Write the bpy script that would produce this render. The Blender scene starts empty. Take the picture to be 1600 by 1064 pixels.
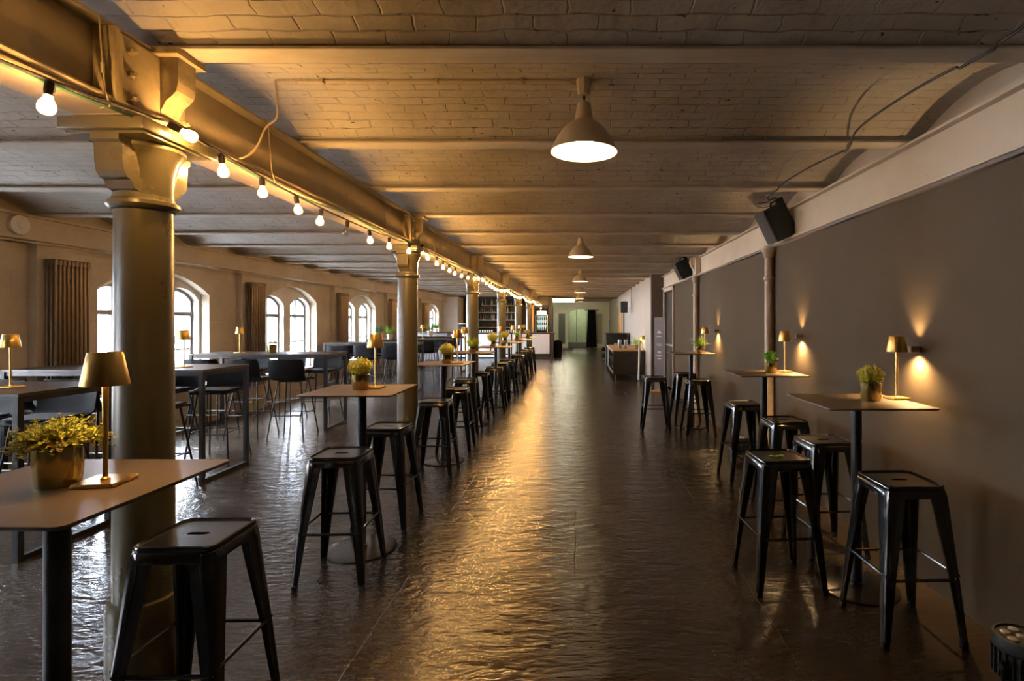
import bpy, bmesh, math, random
from mathutils import Vector, Matrix
PI = math.pi
R = math.radians
random.seed(7)
SC = bpy.context.scene
COL = SC.collection

# ------------------------------------------------------------------ camera, world, exposure
cam_d = bpy.data.cameras.new('camera')
cam_d.sensor_width = 36.0
cam_d.lens = 840.0 / 1600.0 * 36.0
cam_d.shift_x = -(905 - 800) / 1600.0
cam_d.shift_y = -(532 - 502) / 1600.0
cam_d.clip_start = 0.05
cam_d.clip_end = 200
cam = bpy.data.objects.new('camera', cam_d)
cam.location = (0, 0, 1.57)
cam.rotation_euler = (R(90), 0, 0)
COL.objects.link(cam)
SC.camera = cam

WORLD_STRENGTH = 58.0
world = bpy.data.worlds.new('world')
SC.world = world
world.use_nodes = True
wn = world.node_tree.nodes
wl = world.node_tree.links
bg = wn['Background']
sky_tc = wn.new('ShaderNodeTexCoord')
sky_sep = wn.new('ShaderNodeSeparateXYZ')
sky_ramp = wn.new('ShaderNodeValToRGB')
wl.new(sky_tc.outputs['Generated'], sky_sep.inputs[0])
wl.new(sky_sep.outputs['Z'], sky_ramp.inputs[0])
sky_ramp.color_ramp.elements[0].position = 0.0
sky_ramp.color_ramp.elements[0].color = (0.80, 0.88, 1.0, 1)
sky_ramp.color_ramp.elements[1].position = 0.8
sky_ramp.color_ramp.elements[1].color = (0.80, 0.88, 1.0, 1)
wl.new(sky_ramp.outputs[0], bg.inputs['Color'])
bg.inputs['Strength'].default_value = WORLD_STRENGTH

SC.view_settings.view_transform = 'Standard'
SC.view_settings.look = 'None'
SC.view_settings.exposure = 1.2
SC.view_settings.gamma = 1.0
SC.view_settings.use_curve_mapping = False
cy = SC.cycles
cy.use_denoising = True
cy.max_bounces = 8
cy.diffuse_bounces = 5
cy.glossy_bounces = 4
cy.transmission_bounces = 6
cy.transparent_max_bounces = 10
cy.sample_clamp_indirect = 4.0
cy.caustics_reflective = False
cy.caustics_refractive = False
cy.use_light_tree = True
cy.use_adaptive_sampling = False

BULB_E = 620.0        # lit string bulbs
PENDANT_E = 22.0     # pendant diffuse bulbs
TABLE_E = 45.0       # table lamp diffusers
SPOT_W = 36.0         # wall lights, each way
WARM = (1.0, 0.55, 0.19)
WARM2 = (1.0, 0.72, 0.40)
GOLD_L = (1.0, 0.62, 0.26)

# ------------------------------------------------------------------ materials
def rgb(c): return (c[0], c[1], c[2], 1.0)

def mat(name, col, rough=0.5, metal=0.0, var=0.0, vscale=6.0, bump=0.0, bscale=30.0, emit=None, estr=0.0,
        coat=0.0, spec=0.5, stretch=(1, 1, 1), trans=0.0, alpha=1.0, rvar=0.0):
    m = bpy.data.materials.new(name)
    m.use_nodes = True
    nt = m.node_tree
    b = nt.nodes['Principled BSDF']
    b.inputs['Base Color'].default_value = rgb(col)
    b.inputs['Roughness'].default_value = rough
    b.inputs['Metallic'].default_value = metal
    b.inputs['Specular IOR Level'].default_value = spec
    b.inputs['Coat Weight'].default_value = coat
    b.inputs['Coat Roughness'].default_value = 0.12
    b.inputs['Transmission Weight'].default_value = trans
    b.inputs['Alpha'].default_value = alpha
    if emit:
        b.inputs['Emission Color'].default_value = rgb(emit)
        b.inputs['Emission Strength'].default_value = estr
    tc = nt.nodes.new('ShaderNodeTexCoord')
    mp = nt.nodes.new('ShaderNodeMapping')
    mp.inputs['Scale'].default_value = stretch
    nt.links.new(tc.outputs['Object'], mp.inputs[0])
    if var > 0 or rvar > 0:
        n = nt.nodes.new('ShaderNodeTexNoise')
        n.inputs['Scale'].default_value = vscale
        n.inputs['Detail'].default_value = 6
        n.inputs['Roughness'].default_value = 0.65
        nt.links.new(mp.outputs[0], n.inputs['Vector'])
    if var > 0:
        r = nt.nodes.new('ShaderNodeValToRGB')
        r.color_ramp.elements[0].position = 0.3
        r.color_ramp.elements[1].position = 0.7
        r.color_ramp.elements[0].color = rgb([max(0, c * (1 - var)) for c in col])
        r.color_ramp.elements[1].color = rgb([min(1, c * (1 + var)) for c in col])
        nt.links.new(n.outputs['Fac'], r.inputs[0])
        nt.links.new(r.outputs[0], b.inputs['Base Color'])
    if rvar > 0:
        mr = nt.nodes.new('ShaderNodeMapRange')
        mr.inputs['From Min'].default_value = 0.3
        mr.inputs['From Max'].default_value = 0.7
        mr.inputs['To Min'].default_value = max(0.02, rough - rvar)
        mr.inputs['To Max'].default_value = min(1, rough + rvar)
        nt.links.new(n.outputs['Fac'], mr.inputs[0])
        nt.links.new(mr.outputs[0], b.inputs['Roughness'])
    if bump > 0:
        n2 = nt.nodes.new('ShaderNodeTexNoise')
        n2.inputs['Scale'].default_value = bscale
        n2.inputs['Detail'].default_value = 4
        nt.links.new(mp.outputs[0], n2.inputs['Vector'])
        bp = nt.nodes.new('ShaderNodeBump')
        bp.inputs['Strength'].default_value = bump
        bp.inputs['Distance'].default_value = 0.02
        nt.links.new(n2.outputs['Fac'], bp.inputs['Height'])
        nt.links.new(bp.outputs[0], b.inputs['Normal'])
    return m

def emis(name, col, s):
    m = bpy.data.materials.new(name)
    m.use_nodes = True
    nt = m.node_tree
    nt.nodes.clear()
    e = nt.nodes.new('ShaderNodeEmission')
    e.inputs[0].default_value = rgb(col)
    e.inputs[1].default_value = s
    o = nt.nodes.new('ShaderNodeOutputMaterial')
    nt.links.new(e.outputs[0], o.inputs[0])
    return m

def floor_mat():
    m = mat('floor_paint', (0.05, 0.036, 0.027), 0.27, spec=0.85)
    nt = m.node_tree; N = nt.nodes; L = nt.links
    b = N['Principled BSDF']
    tc = N.new('ShaderNodeTexCoord')
    def noise(scale, sx, sy, detail, dist=0.0, rough=0.5):
        mp = N.new('ShaderNodeMapping'); mp.inputs['Scale'].default_value = (sx, sy, 1)
        L.new(tc.outputs['Object'], mp.inputs[0])
        n = N.new('ShaderNodeTexNoise'); n.inputs['Scale'].default_value = scale
        n.inputs['Detail'].default_value = detail; n.inputs['Distortion'].default_value = dist
        n.inputs['Roughness'].default_value = rough
        L.new(mp.outputs[0], n.inputs['Vector'])
        return n
    def math_(op, a, b_=None, v=None):
        x = N.new('ShaderNodeMath'); x.operation = op
        L.new(a, x.inputs[0])
        if b_ is not None: L.new(b_, x.inputs[1])
        if v is not None: x.inputs[1].default_value = v
        return x.outputs[0]
    n1 = noise(7, 0.8, 1.5, 2, 0.4)
    n2 = noise(24, 0.55, 1.5, 3, 0.5)
    n5 = noise(70, 0.8, 1.2, 2, 0.3)
    n3 = noise(1.4, 1, 1, 3)
    br = N.new('ShaderNodeTexBrick')
    br.inputs['Scale'].default_value = 1.0
    br.inputs['Brick Width'].default_value = 2.05
    br.inputs['Row Height'].default_value = 1.12
    br.inputs['Mortar Size'].default_value = 0.006
    br.inputs['Mortar Smooth'].default_value = 0.6
    mpb = N.new('ShaderNodeMapping')
    nb = noise(3, 1, 1, 2)
    vm = N.new('ShaderNodeVectorMath'); vm.operation = 'MULTIPLY_ADD'
    L.new(nb.outputs['Color'], vm.inputs[0]); vm.inputs[1].default_value = (0.05, 0.05, 0)
    L.new(tc.outputs['Object'], vm.inputs[2])
    L.new(vm.outputs[0], br.inputs['Vector'])
    # scratch ridges
    n4 = noise(5, 0.35, 2.2, 1, 0.8)
    rid = math_('ABSOLUTE', math_('SUBTRACT', n4.outputs['Fac'], v=0.5))
    mrr = N.new('ShaderNodeMapRange'); mrr.inputs['From Min'].default_value = 0.0; mrr.inputs['From Max'].default_value = 0.02
    mrr.inputs['To Min'].default_value = 1.0; mrr.inputs['To Max'].default_value = 0.0
    L.new(rid, mrr.inputs[0])
    h = math_('MULTIPLY', n1.outputs['Fac'], v=1.6)
    h = math_('ADD', h, math_('MULTIPLY', n2.outputs['Fac'], v=0.75))
    h = math_('ADD', h, math_('MULTIPLY', n5.outputs['Fac'], v=0.16))
    h = math_('ADD', h, math_('MULTIPLY', mrr.outputs[0], v=0.0))
    h = math_('SUBTRACT', h, math_('MULTIPLY', br.outputs['Fac'], v=0.4))
    bp = N.new('ShaderNodeBump'); bp.inputs['Strength'].default_value = 0.45
    bp.inputs['Distance'].default_value = 0.016
    L.new(h, bp.inputs['Height']); L.new(bp.outputs[0], b.inputs['Normal'])
    cr = N.new('ShaderNodeValToRGB')
    cr.color_ramp.elements[0].position = 0.3; cr.color_ramp.elements[1].position = 0.72
    cr.color_ramp.elements[0].color = (0.028, 0.019, 0.013, 1)
    cr.color_ramp.elements[1].color = (0.056, 0.041, 0.029, 1)
    L.new(n3.outputs['Fac'], cr.inputs[0]); L.new(cr.outputs[0], b.inputs['Base Color'])
    mr = N.new('ShaderNodeMapRange')
    mr.inputs['From Min'].default_value = 0.3; mr.inputs['From Max'].default_value = 0.7
    mr.inputs['To Min'].default_value = 0.14; mr.inputs['To Max'].default_value = 0.25
    L.new(n3.outputs['Fac'], mr.inputs[0]); L.new(mr.outputs[0], b.inputs['Roughness'])
    return m

def ceiling_mat():
    m = mat('ceiling_paint', (0.5, 0.45, 0.38), 0.75)
    nt = m.node_tree; N = nt.nodes; L = nt.links
    b = N['Principled BSDF']
    tc = N.new('ShaderNodeTexCoord')
    nb = N.new('ShaderNodeTexNoise'); nb.inputs['Scale'].default_value = 5; nb.inputs['Detail'].default_value = 3
    L.new(tc.outputs['Object'], nb.inputs['Vector'])
    vm = N.new('ShaderNodeVectorMath'); vm.operation = 'MULTIPLY_ADD'
    L.new(nb.outputs['Color'], vm.inputs[0]); vm.inputs[1].default_value = (0.10, 0.035, 0)
    L.new(tc.outputs['Object'], vm.inputs[2])
    br = N.new('ShaderNodeTexBrick')
    br.inputs['Scale'].default_value = 1.0
    br.inputs['Brick Width'].default_value = 0.24
    br.inputs['Row Height'].default_value = 0.066
    br.inputs['Mortar Size'].default_value = 0.006
    br.inputs['Mortar Smooth'].default_value = 1.0
    br.inputs['Color1'].default_value = (0.2, 0.2, 0.2, 1); br.inputs['Color2'].default_value = (1, 1, 1, 1)
    L.new(vm.outputs[0], br.inputs['Vector'])
    mp = N.new('ShaderNodeMapping'); mp.inputs['Scale'].default_value = (1, 2.0, 1)
    L.new(tc.outputs['Object'], mp.inputs[0])
    # dark gaps where the joints have lost their paint
    vo = N.new('ShaderNodeTexNoise'); vo.inputs['Scale'].default_value = 11; vo.inputs['Detail'].default_value = 3
    vo.inputs['Distortion'].default_value = 0.6
    L.new(mp.outputs[0], vo.inputs['Vector'])
    gt = N.new('ShaderNodeMapRange'); gt.inputs['From Min'].default_value = 0.62; gt.inputs['From Max'].default_value = 0.70
    L.new(vo.outputs['Fac'], gt.inputs[0])
    mu = N.new('ShaderNodeMath'); mu.operation = 'MULTIPLY'
    L.new(gt.outputs[0], mu.inputs[0]); L.new(br.outputs['Fac'], mu.inputs[1])
    n2 = N.new('ShaderNodeTexNoise'); n2.inputs['Scale'].default_value = 2.2; n2.inputs['Detail'].default_value = 6
    L.new(tc.outputs['Object'], n2.inputs['Vector'])
    cr = N.new('ShaderNodeValToRGB')
    cr.color_ramp.elements[0].position = 0.3; cr.color_ramp.elements[1].position = 0.7
    cr.color_ramp.elements[0].color = (0.43, 0.385, 0.33, 1); cr.color_ramp.elements[1].color = (0.60, 0.56, 0.50, 1)
    L.new(n2.outputs['Fac'], cr.inputs[0])
    mx = N.new('ShaderNodeMixRGB'); L.new(mu.outputs[0], mx.inputs[0]); L.new(cr.outputs[0], mx.inputs[1])
    mx.inputs[2].default_value = (0.06, 0.045, 0.035, 1)
    # flakes
    n3 = N.new('ShaderNodeTexNoise'); n3.inputs['Scale'].default_value = 16; n3.inputs['Detail'].default_value = 2
    L.new(mp.outputs[0], n3.inputs['Vector'])
    g3 = N.new('ShaderNodeMath'); g3.operation = 'GREATER_THAN'; g3.inputs[1].default_value = 0.735
    L.new(n3.outputs['Fac'], g3.inputs[0])
    mx2 = N.new('ShaderNodeMixRGB'); L.new(g3.outputs[0], mx2.inputs[0]); L.new(mx.outputs[0], mx2.inputs[1])
    mx2.inputs[2].default_value = (0.10, 0.07, 0.05, 1)
    L.new(mx2.outputs[0], b.inputs['Base Color'])
    # bump
    n4 = N.new('ShaderNodeTexNoise'); n4.inputs['Scale'].default_value = 9; n4.inputs['Detail'].default_value = 5
    L.new(tc.outputs['Object'], n4.inputs['Vector'])
    a = N.new('ShaderNodeMath'); a.operation = 'MULTIPLY'; a.inputs[1].default_value = 2.6; L.new(n4.outputs['Fac'], a.inputs[0])
    nj = N.new('ShaderNodeTexNoise'); nj.inputs['Scale'].default_value = 7; nj.inputs['Detail'].default_value = 2; L.new(tc.outputs['Object'], nj.inputs['Vector'])
    mj = N.new('ShaderNodeMapRange'); mj.inputs['From Min'].default_value = 0.42; mj.inputs['From Max'].default_value = 0.65; mj.inputs['To Min'].default_value = 0.0; mj.inputs['To Max'].default_value = 1.3; L.new(nj.outputs['Fac'], mj.inputs[0])
    bj = N.new('ShaderNodeMath'); bj.operation = 'MULTIPLY'; L.new(br.outputs['Fac'], bj.inputs[0]); L.new(mj.outputs[0], bj.inputs[1])
    s = N.new('ShaderNodeMath'); s.operation = 'SUBTRACT'; L.new(a.outputs[0], s.inputs[0]); L.new(bj.outputs[0], s.inputs[1])
    sep = N.new('ShaderNodeSeparateColor'); L.new(br.outputs['Color'], sep.inputs[0])
    a2 = N.new('ShaderNodeMath'); a2.operation = 'MULTIPLY_ADD'; L.new(sep.outputs[0], a2.inputs[0]); a2.inputs[1].default_value = 0.8
    L.new(s.outputs[0], a2.inputs[2])
    bp = N.new('ShaderNodeBump'); bp.inputs['Strength'].default_value = 0.6; bp.inputs['Distance'].default_value = 0.012
    L.new(a2.outputs[0], bp.inputs['Height']); L.new(bp.outputs[0], b.inputs['Normal'])
    return m

def plaster_mat(name, c1, c2, chip=(0.09, 0.05, 0.035), thr=0.70, brick=False, rough=0.85, bump=0.35, spec=0.35):
    m = mat(name, c1, rough, spec=spec)
    nt = m.node_tree; N = nt.nodes; L = nt.links
    b = N['Principled BSDF']
    tc = N.new('ShaderNodeTexCoord')
    n = N.new('ShaderNodeTexNoise'); n.inputs['Scale'].default_value = 1.7; n.inputs['Detail'].default_value = 7
    n.inputs['Roughness'].default_value = 0.6
    L.new(tc.outputs['Object'], n.inputs['Vector'])
    cr = N.new('ShaderNodeValToRGB')
    cr.color_ramp.elements[0].position = 0.32; cr.color_ramp.elements[1].position = 0.68
    cr.color_ramp.elements[0].color = rgb(c1); cr.color_ramp.elements[1].color = rgb(c2)
    L.new(n.outputs['Fac'], cr.inputs[0])
    n3 = N.new('ShaderNodeTexNoise'); n3.inputs['Scale'].default_value = 13; n3.inputs['Detail'].default_value = 5
    n3.inputs['Roughness'].default_value = 0.7
    L.new(tc.outputs['Object'], n3.inputs['Vector'])
    g = N.new('ShaderNodeMath'); g.operation = 'GREATER_THAN'; g.inputs[1].default_value = thr
    L.new(n3.outputs['Fac'], g.inputs[0])
    mx = N.new('ShaderNodeMixRGB'); L.new(g.outputs[0], mx.inputs[0]); L.new(cr.outputs[0], mx.inputs[1])
    mx.inputs[2].default_value = rgb(chip)
    L.new(mx.outputs[0], b.inputs['Base Color'])
    h = n3.outputs['Fac']
    if brick:
        mpb = N.new('ShaderNodeMapping'); mpb.inputs['Rotation'].default_value = (0, 0, 0)
        sx = N.new('ShaderNodeSeparateXYZ'); L.new(tc.outputs['Object'], sx.inputs[0])
        cx = N.new('ShaderNodeCombineXYZ'); L.new(sx.outputs['Y'], cx.inputs['X']); L.new(sx.outputs['Z'], cx.inputs['Y'])
        br = N.new('ShaderNodeTexBrick'); br.inputs['Scale'].default_value = 1.0
        br.inputs['Brick Width'].default_value = 0.55; br.inputs['Row Height'].default_value = 0.26
        br.inputs['Mortar Size'].default_value = 0.008; br.inputs['Mortar Smooth'].default_value = 0.5
        L.new(cx.outputs[0], br.inputs['Vector'])
        s = N.new('ShaderNodeMath'); s.operation = 'SUBTRACT'; L.new(n3.outputs['Fac'], s.inputs[0]); L.new(br.outputs['Fac'], s.inputs[1])
        h = s.outputs[0]
    bp = N.new('ShaderNodeBump'); bp.inputs['Strength'].default_value = bump; bp.inputs['Distance'].default_value = 0.012
    L.new(h, bp.inputs['Height']); L.new(bp.outputs[0], b.inputs['Normal'])
    return m

def glass_mat(name, tint=(1, 1, 1), refl=0.10, glow=None, gs=0.0):
    m = bpy.data.materials.new(name); m.use_nodes = True
    nt = m.node_tree; nt.nodes.clear()
    t = nt.nodes.new('ShaderNodeBsdfTransparent'); t.inputs[0].default_value = rgb(tint)
    g = nt.nodes.new('ShaderNodeBsdfGlossy'); g.inputs['Roughness'].default_value = 0.03
    x = nt.nodes.new('ShaderNodeMixShader'); x.inputs[0].default_value = refl
    o = nt.nodes.new('ShaderNodeOutputMaterial')
    nt.links.new(t.outputs[0], x.inputs[1]); nt.links.new(g.outputs[0], x.inputs[2]); nt.links.new(x.outputs[0], o.inputs[0])
    if glow:
        e = nt.nodes.new('ShaderNodeEmission'); e.inputs[0].default_value = rgb(glow); e.inputs[1].default_value = gs
        ad = nt.nodes.new('ShaderNodeAddShader'); nt.links.new(x.outputs[0], ad.inputs[0]); nt.links.new(e.outputs[0], ad.inputs[1]); nt.links.new(ad.outputs[0], o.inputs[0])
        m.cycles.emission_sampling = 'NONE'
    return m

M = {
    'floor': floor_mat(),
    'ceil': ceiling_mat(),
    'joist': mat('joist_paint', (0.52, 0.47, 0.40), 0.6, var=0.18, vscale=5, bump=0.2, bscale=20, stretch=(0.3, 1, 1)),
    'beam': plaster_mat('beam_paint', (0.34, 0.27, 0.17), (0.46, 0.38, 0.25), (0.10, 0.055, 0.03), 0.70, rough=0.45, bump=0.2),
    'beam_r': plaster_mat('pale_beam_paint', (0.50, 0.42, 0.31), (0.60, 0.52, 0.40), (0.10, 0.07, 0.05), 0.69, rough=0.6, bump=0.2),
    'column': mat('column_paint', (0.13, 0.112, 0.060), 0.30, var=0.10, vscale=3, bump=0.08, bscale=14, spec=0.6, rvar=0.08),
    'colhead': mat('column_head_paint', (0.42, 0.34, 0.20), 0.38, var=0.22, vscale=9, bump=0.3, bscale=22),
    'thincol': mat('thin_column_paint', (0.34, 0.26, 0.18), 0.4, var=0.2, vscale=9, bump=0.1),
    'wall_l': plaster_mat('old_plaster', (0.43, 0.36, 0.27), (0.57, 0.49, 0.38), (0.16, 0.08, 0.05), 0.715, brick=True),
    'reveal': plaster_mat('window_plaster', (0.62, 0.58, 0.53), (0.72, 0.69, 0.65), (0.3, 0.2, 0.15), 0.76),
    'wall_r': plaster_mat('grey_brown_wall_paint', (0.070, 0.051, 0.030), (0.079, 0.058, 0.035), (0.065, 0.047, 0.03), 0.9, rough=0.75, bump=0.12, spec=0.12),
    'wall_c': mat('corridor_paint', (0.36, 0.32, 0.27), 0.6, var=0.05, vscale=2),
    'pilaster': mat('pilaster_paint', (0.12, 0.10, 0.085), 0.6, var=0.05),
    'wall_far': plaster_mat('far_whitewash', (0.56, 0.53, 0.42), (0.64, 0.61, 0.50), (0.25, 0.2, 0.15), 0.75),
    'black': mat('black_powder_coat', (0.010, 0.010, 0.011), 0.4, spec=0.35, bump=0.05, bscale=200),
    'stool': mat('black_gloss_lacquer', (0.007, 0.008, 0.009), 0.13, spec=0.6, coat=0.15, bump=0.05, bscale=12),
    'stool_seat': mat('dark_gunmetal_lacquer', (0.020, 0.017, 0.015), 0.24, spec=0.7, coat=0.3, bump=0.05, bscale=40),
    'shell': mat('charcoal_plastic', (0.008, 0.008, 0.010), 0.7, spec=0.15, bump=0.05, bscale=80),
    'pad': mat('dark_seat_fabric', (0.030, 0.026, 0.026), 0.8, bump=0.2, bscale=200),
    'tabletop': mat('brown_laminate', (0.145, 0.100, 0.066), 0.45, var=0.06, vscale=30, bump=0.03, bscale=150),
    'edge': mat('black_edge_laminate', (0.018, 0.015, 0.013), 0.45),
    'dark_top': mat('dark_table_laminate', (0.040, 0.030, 0.025), 0.38, spec=0.35, bump=0.03, bscale=100),
    'brass': mat('brushed_brass', (0.66, 0.43, 0.13), 0.33, metal=1.0, bump=0.05, bscale=60, stretch=(20, 20, 0.4)),
    'pot': mat('gold_mirror_glass', (0.52, 0.41, 0.14), 0.16, metal=1.0, coat=0.6, var=0.12, vscale=12),
    'soil': mat('soil', (0.03, 0.02, 0.012), 0.95, bump=0.8, bscale=60),
    'leaf_y': mat('yellow_green_leaf', (0.92, 0.86, 0.10), 0.6, var=0.12, vscale=30),
    'leaf_p': mat('pale_flower', (0.95, 0.86, 0.40), 0.55, var=0.25, vscale=40),
    'leaf_g': mat('green_leaf', (0.24, 0.48, 0.07), 0.45, var=0.35, vscale=25),
    'leaf_l': mat('lime_fern_leaf', (0.55, 0.72, 0.07), 0.5, var=0.3, vscale=25),
    'leaf_d': mat('dark_green_leaf', (0.06, 0.13, 0.04), 0.45, var=0.35, vscale=25),
    'leaf_t': mat('trailing_leaf', (0.66, 0.64, 0.10), 0.5, var=0.35, vscale=40),
    'rust_leaf': mat('reddish_leaf', (0.38, 0.17, 0.04), 0.6, var=0.4, vscale=40),
    'stem': mat('plant_stem', (0.30, 0.30, 0.09), 0.6),
    'white_pot': mat('white_ceramic', (0.75, 0.74, 0.70), 0.3),
    'enamel': mat('cream_enamel', (0.50, 0.44, 0.33), 0.32, spec=0.5, var=0.04),
    'enamel_in': mat('white_enamel_inside', (0.85, 0.82, 0.74), 0.5),
    'radiator': mat('radiator_brown_steel', (0.20, 0.145, 0.095), 0.30, metal=0.6, var=0.1, vscale=8),
    'frame': mat('window_frame_grey', (0.20, 0.19, 0.18), 0.5, var=0.1),
    'glass': glass_mat('window_glass', (0.97, 0.99, 1.0), 0.05),
    'bulb_glass': glass_mat('clear_bulb_glass', (1, 0.97, 0.92), 0.22),
    'fridge_glass': glass_mat('fridge_glass', (0.9, 0.95, 0.95), 0.06),
    'bulb': emis('lit_bulb_core', WARM, BULB_E),
    'bulb_lit_glass': glass_mat('glowing_bulb_glass', (1, 0.93, 0.8), 0.08, (1.0, 0.60, 0.24), 1.3),
    'pbulb': emis('pendant_glow', WARM2, PENDANT_E),
    'tglow': emis('table_lamp_glow', GOLD_L, TABLE_E),
    'socket': mat('black_socket', (0.03, 0.022, 0.018), 0.5),
    'cable_g': mat('green_cable', (0.05, 0.16, 0.09), 0.5),
    'cable_k': mat('black_cable', (0.015, 0.013, 0.012), 0.6),
    'cable_w': mat('cream_cable', (0.50, 0.40, 0.26), 0.5),
    'speaker': mat('black_speaker_paint', (0.012, 0.014, 0.012), 0.55, spec=0.25, bump=0.15, bscale=150),
    'grille': mat('speaker_grille', (0.02, 0.02, 0.022), 0.6, bump=0.8, bscale=320),
    'chrome': mat('worn_steel', (0.5, 0.5, 0.5), 0.3, metal=1.0),
    'wood': mat('orange_oak', (0.42, 0.24, 0.10), 0.45, var=0.25, vscale=8, stretch=(1, 12, 12), bump=0.1),
    'darkwood': mat('dark_brown_board', (0.024, 0.018, 0.011), 0.5, var=0.2),
    'warmpost': mat('oak_post', (0.50, 0.27, 0.09), 0.5, var=0.2, vscale=5, stretch=(8, 8, 1)),
    'door': mat('door_brown', (0.035, 0.022, 0.015), 0.6, spec=0.2, var=0.15),
    'doorframe': mat('door_frame_paint', (0.42, 0.34, 0.26), 0.5),
    'barpanel': mat('bar_front_panel', (0.62, 0.56, 0.52), 0.45, var=0.05),
    'barblack': mat('bar_black', (0.03, 0.024, 0.020), 0.4, var=0.2),
    'bargrey': mat('bar_grey_front', (0.16, 0.15, 0.15), 0.5),
    'backbar': mat('back_bar_board', (0.05, 0.035, 0.024), 0.5, var=0.35, vscale=2),
    'board': mat('chalkboard', (0.022, 0.024, 0.022), 0.6, var=0.3),
    'shelf': mat('pale_shelf', (0.50, 0.44, 0.36), 0.5),
    'cup': mat('white_cup', (0.72, 0.68, 0.60), 0.3),
    'bottle': mat('dark_green_bottle', (0.025, 0.05, 0.025), 0.12, coat=0.5),
    'bottle2': mat('amber_bottle', (0.12, 0.06, 0.02), 0.12, coat=0.5),
    'bottle3': mat('clear_bottle', (0.35, 0.40, 0.38), 0.12, coat=0.5),
    'led': emis('bar_led_strip', (0.70, 0.82, 1.0), 1.3),
    'tube': emis('fluorescent_tube', (1.0, 0.93, 0.68), 32.0),
    'fridge_l': emis('fridge_light', (0.85, 0.95, 0.88), 0.5),
    'fridge_h': emis('fridge_header', (1.0, 0.93, 0.80), 1.6),
    'curtain': mat('black_velvet', (0.012, 0.013, 0.016), 0.85),
    'greenlit': mat('green_lit_wall', (0.46, 0.55, 0.38), 0.7, var=0.1),  # greenish light of the entry room, put into its wall colour
    'greydoor': mat('grey_steel_door', (0.10, 0.10, 0.085), 0.45, var=0.1),
    'sheer': mat('brown_grey_drape', (0.28, 0.22, 0.17), 0.8, var=0.1),
    'brick_out': plaster_mat('outside_brick', (0.60, 0.50, 0.43), (0.70, 0.60, 0.53), (0.45, 0.34, 0.28), 0.6, brick=True),
    'stone': mat('window_stone', (0.5, 0.48, 0.45), 0.8),
    'outglass': mat('outside_window_glass', (0.30, 0.34, 0.38), 0.1),
    'ground': mat('courtyard_ground', (0.72, 0.72, 0.74), 0.9),
    'mat': mat('grey_doormat', (0.06, 0.06, 0.045), 0.95, bump=0.5, bscale=120),
    'board_print': mat('printed_panel', (0.22, 0.22, 0.27), 0.35, var=0.15, vscale=6),
    'print_white': mat('white_print', (0.75, 0.75, 0.78), 0.4),
    'rubber': mat('black_rubber', (0.008, 0.008, 0.008), 0.8, spec=0.15),
    'white': mat('white_paint', (0.62, 0.60, 0.58), 0.6, var=0.06),
    'fixture': mat('brown_fixture_paint', (0.20, 0.155, 0.105), 0.5),
    'lens': mat('led_lens', (0.25, 0.23, 0.20), 0.08, coat=1.0),
}

# ------------------------------------------------------------------ geometry helpers
def nb(): return bmesh.new()

def addm(bm, src, mtx=None):
    me = bpy.data.meshes.new('t')
    src.to_mesh(me); src.free()
    if mtx is not None: me.transform(mtx)
    bm.from_mesh(me)
    bpy.data.meshes.remove(me)

def box(bm, x0, x1, y0, y1, z0, z1, bev=0.0, seg=2, mtx=None):
    s = nb()
    bmesh.ops.create_cube(s, size=1.0)
    for v in s.verts:
        v.co = Vector(((x0 + x1) / 2 + v.co.x * (x1 - x0), (y0 + y1) / 2 + v.co.y * (y1 - y0), (z0 + z1) / 2 + v.co.z * (z1 - z0)))
    if bev > 0:
        bmesh.ops.bevel(s, geom=list(s.edges), offset=bev, segments=seg, affect='EDGES', profile=0.5)
    addm(bm, s, mtx)
    return bm

def tube(bm, pts, r, seg=8, cap=True, r1=None):
    """swept tube through pts; r radius (r1 end radius)"""
    pts = [Vector(p) for p in pts]
    n = len(pts)
    rings = []
    ref = None
    for i, p in enumerate(pts):
        if i == 0: d = pts[1] - pts[0]
        elif i == n - 1: d = pts[-1] - pts[-2]
        else: d = (pts[i + 1] - pts[i]).normalized() + (pts[i] - pts[i - 1]).normalized()
        d.normalize()
        if ref is None:
            ref = Vector((0, 0, 1)) if abs(d.z) < 0.9 else Vector((1, 0, 0))
        a = d.cross(ref).normalized(); b_ = d.cross(a).normalized()
        ref = a.cross(d)
        rr = r if r1 is None else r + (r1 - r) * i / (n - 1)
        rings.append([bm.verts.new(p + (a * math.cos(2 * PI * k / seg) + b_ * math.sin(2 * PI * k / seg)) * rr) for k in range(seg)])
    for i in range(n - 1):
        for k in range(seg):
            bm.faces.new((rings[i][k], rings[i][(k + 1) % seg], rings[i + 1][(k + 1) % seg], rings[i + 1][k]))
    if cap:
        bm.faces.new(rings[0][::-1]); bm.faces.new(rings[-1])
    return bm

def smooth(pts, n=5):
    pts = [Vector(p) for p in pts]
    o = []
    for i in range(len(pts) - 1):
        p0 = pts[max(0, i - 1)]; p1 = pts[i]; p2 = pts[i + 1]; p3 = pts[min(len(pts) - 1, i + 2)]
        for k in range(n):
            t = k / n
            o.append(0.5 * ((2 * p1) + (p2 - p0) * t + (2 * p0 - 5 * p1 + 4 * p2 - p3) * t * t + (3 * p1 - p0 - 3 * p2 + p3) * t ** 3))
    o.append(pts[-1])
    return o

def zvault(y):
    t = ((y - JO) / JS) % 1.0
    z = 2.695 + (ZV - 2.695) * (1 - (2 * t - 1) ** 2)
    if min(t, 1 - t) < 0.085: z = min(z, ZJ)
    return z

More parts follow.
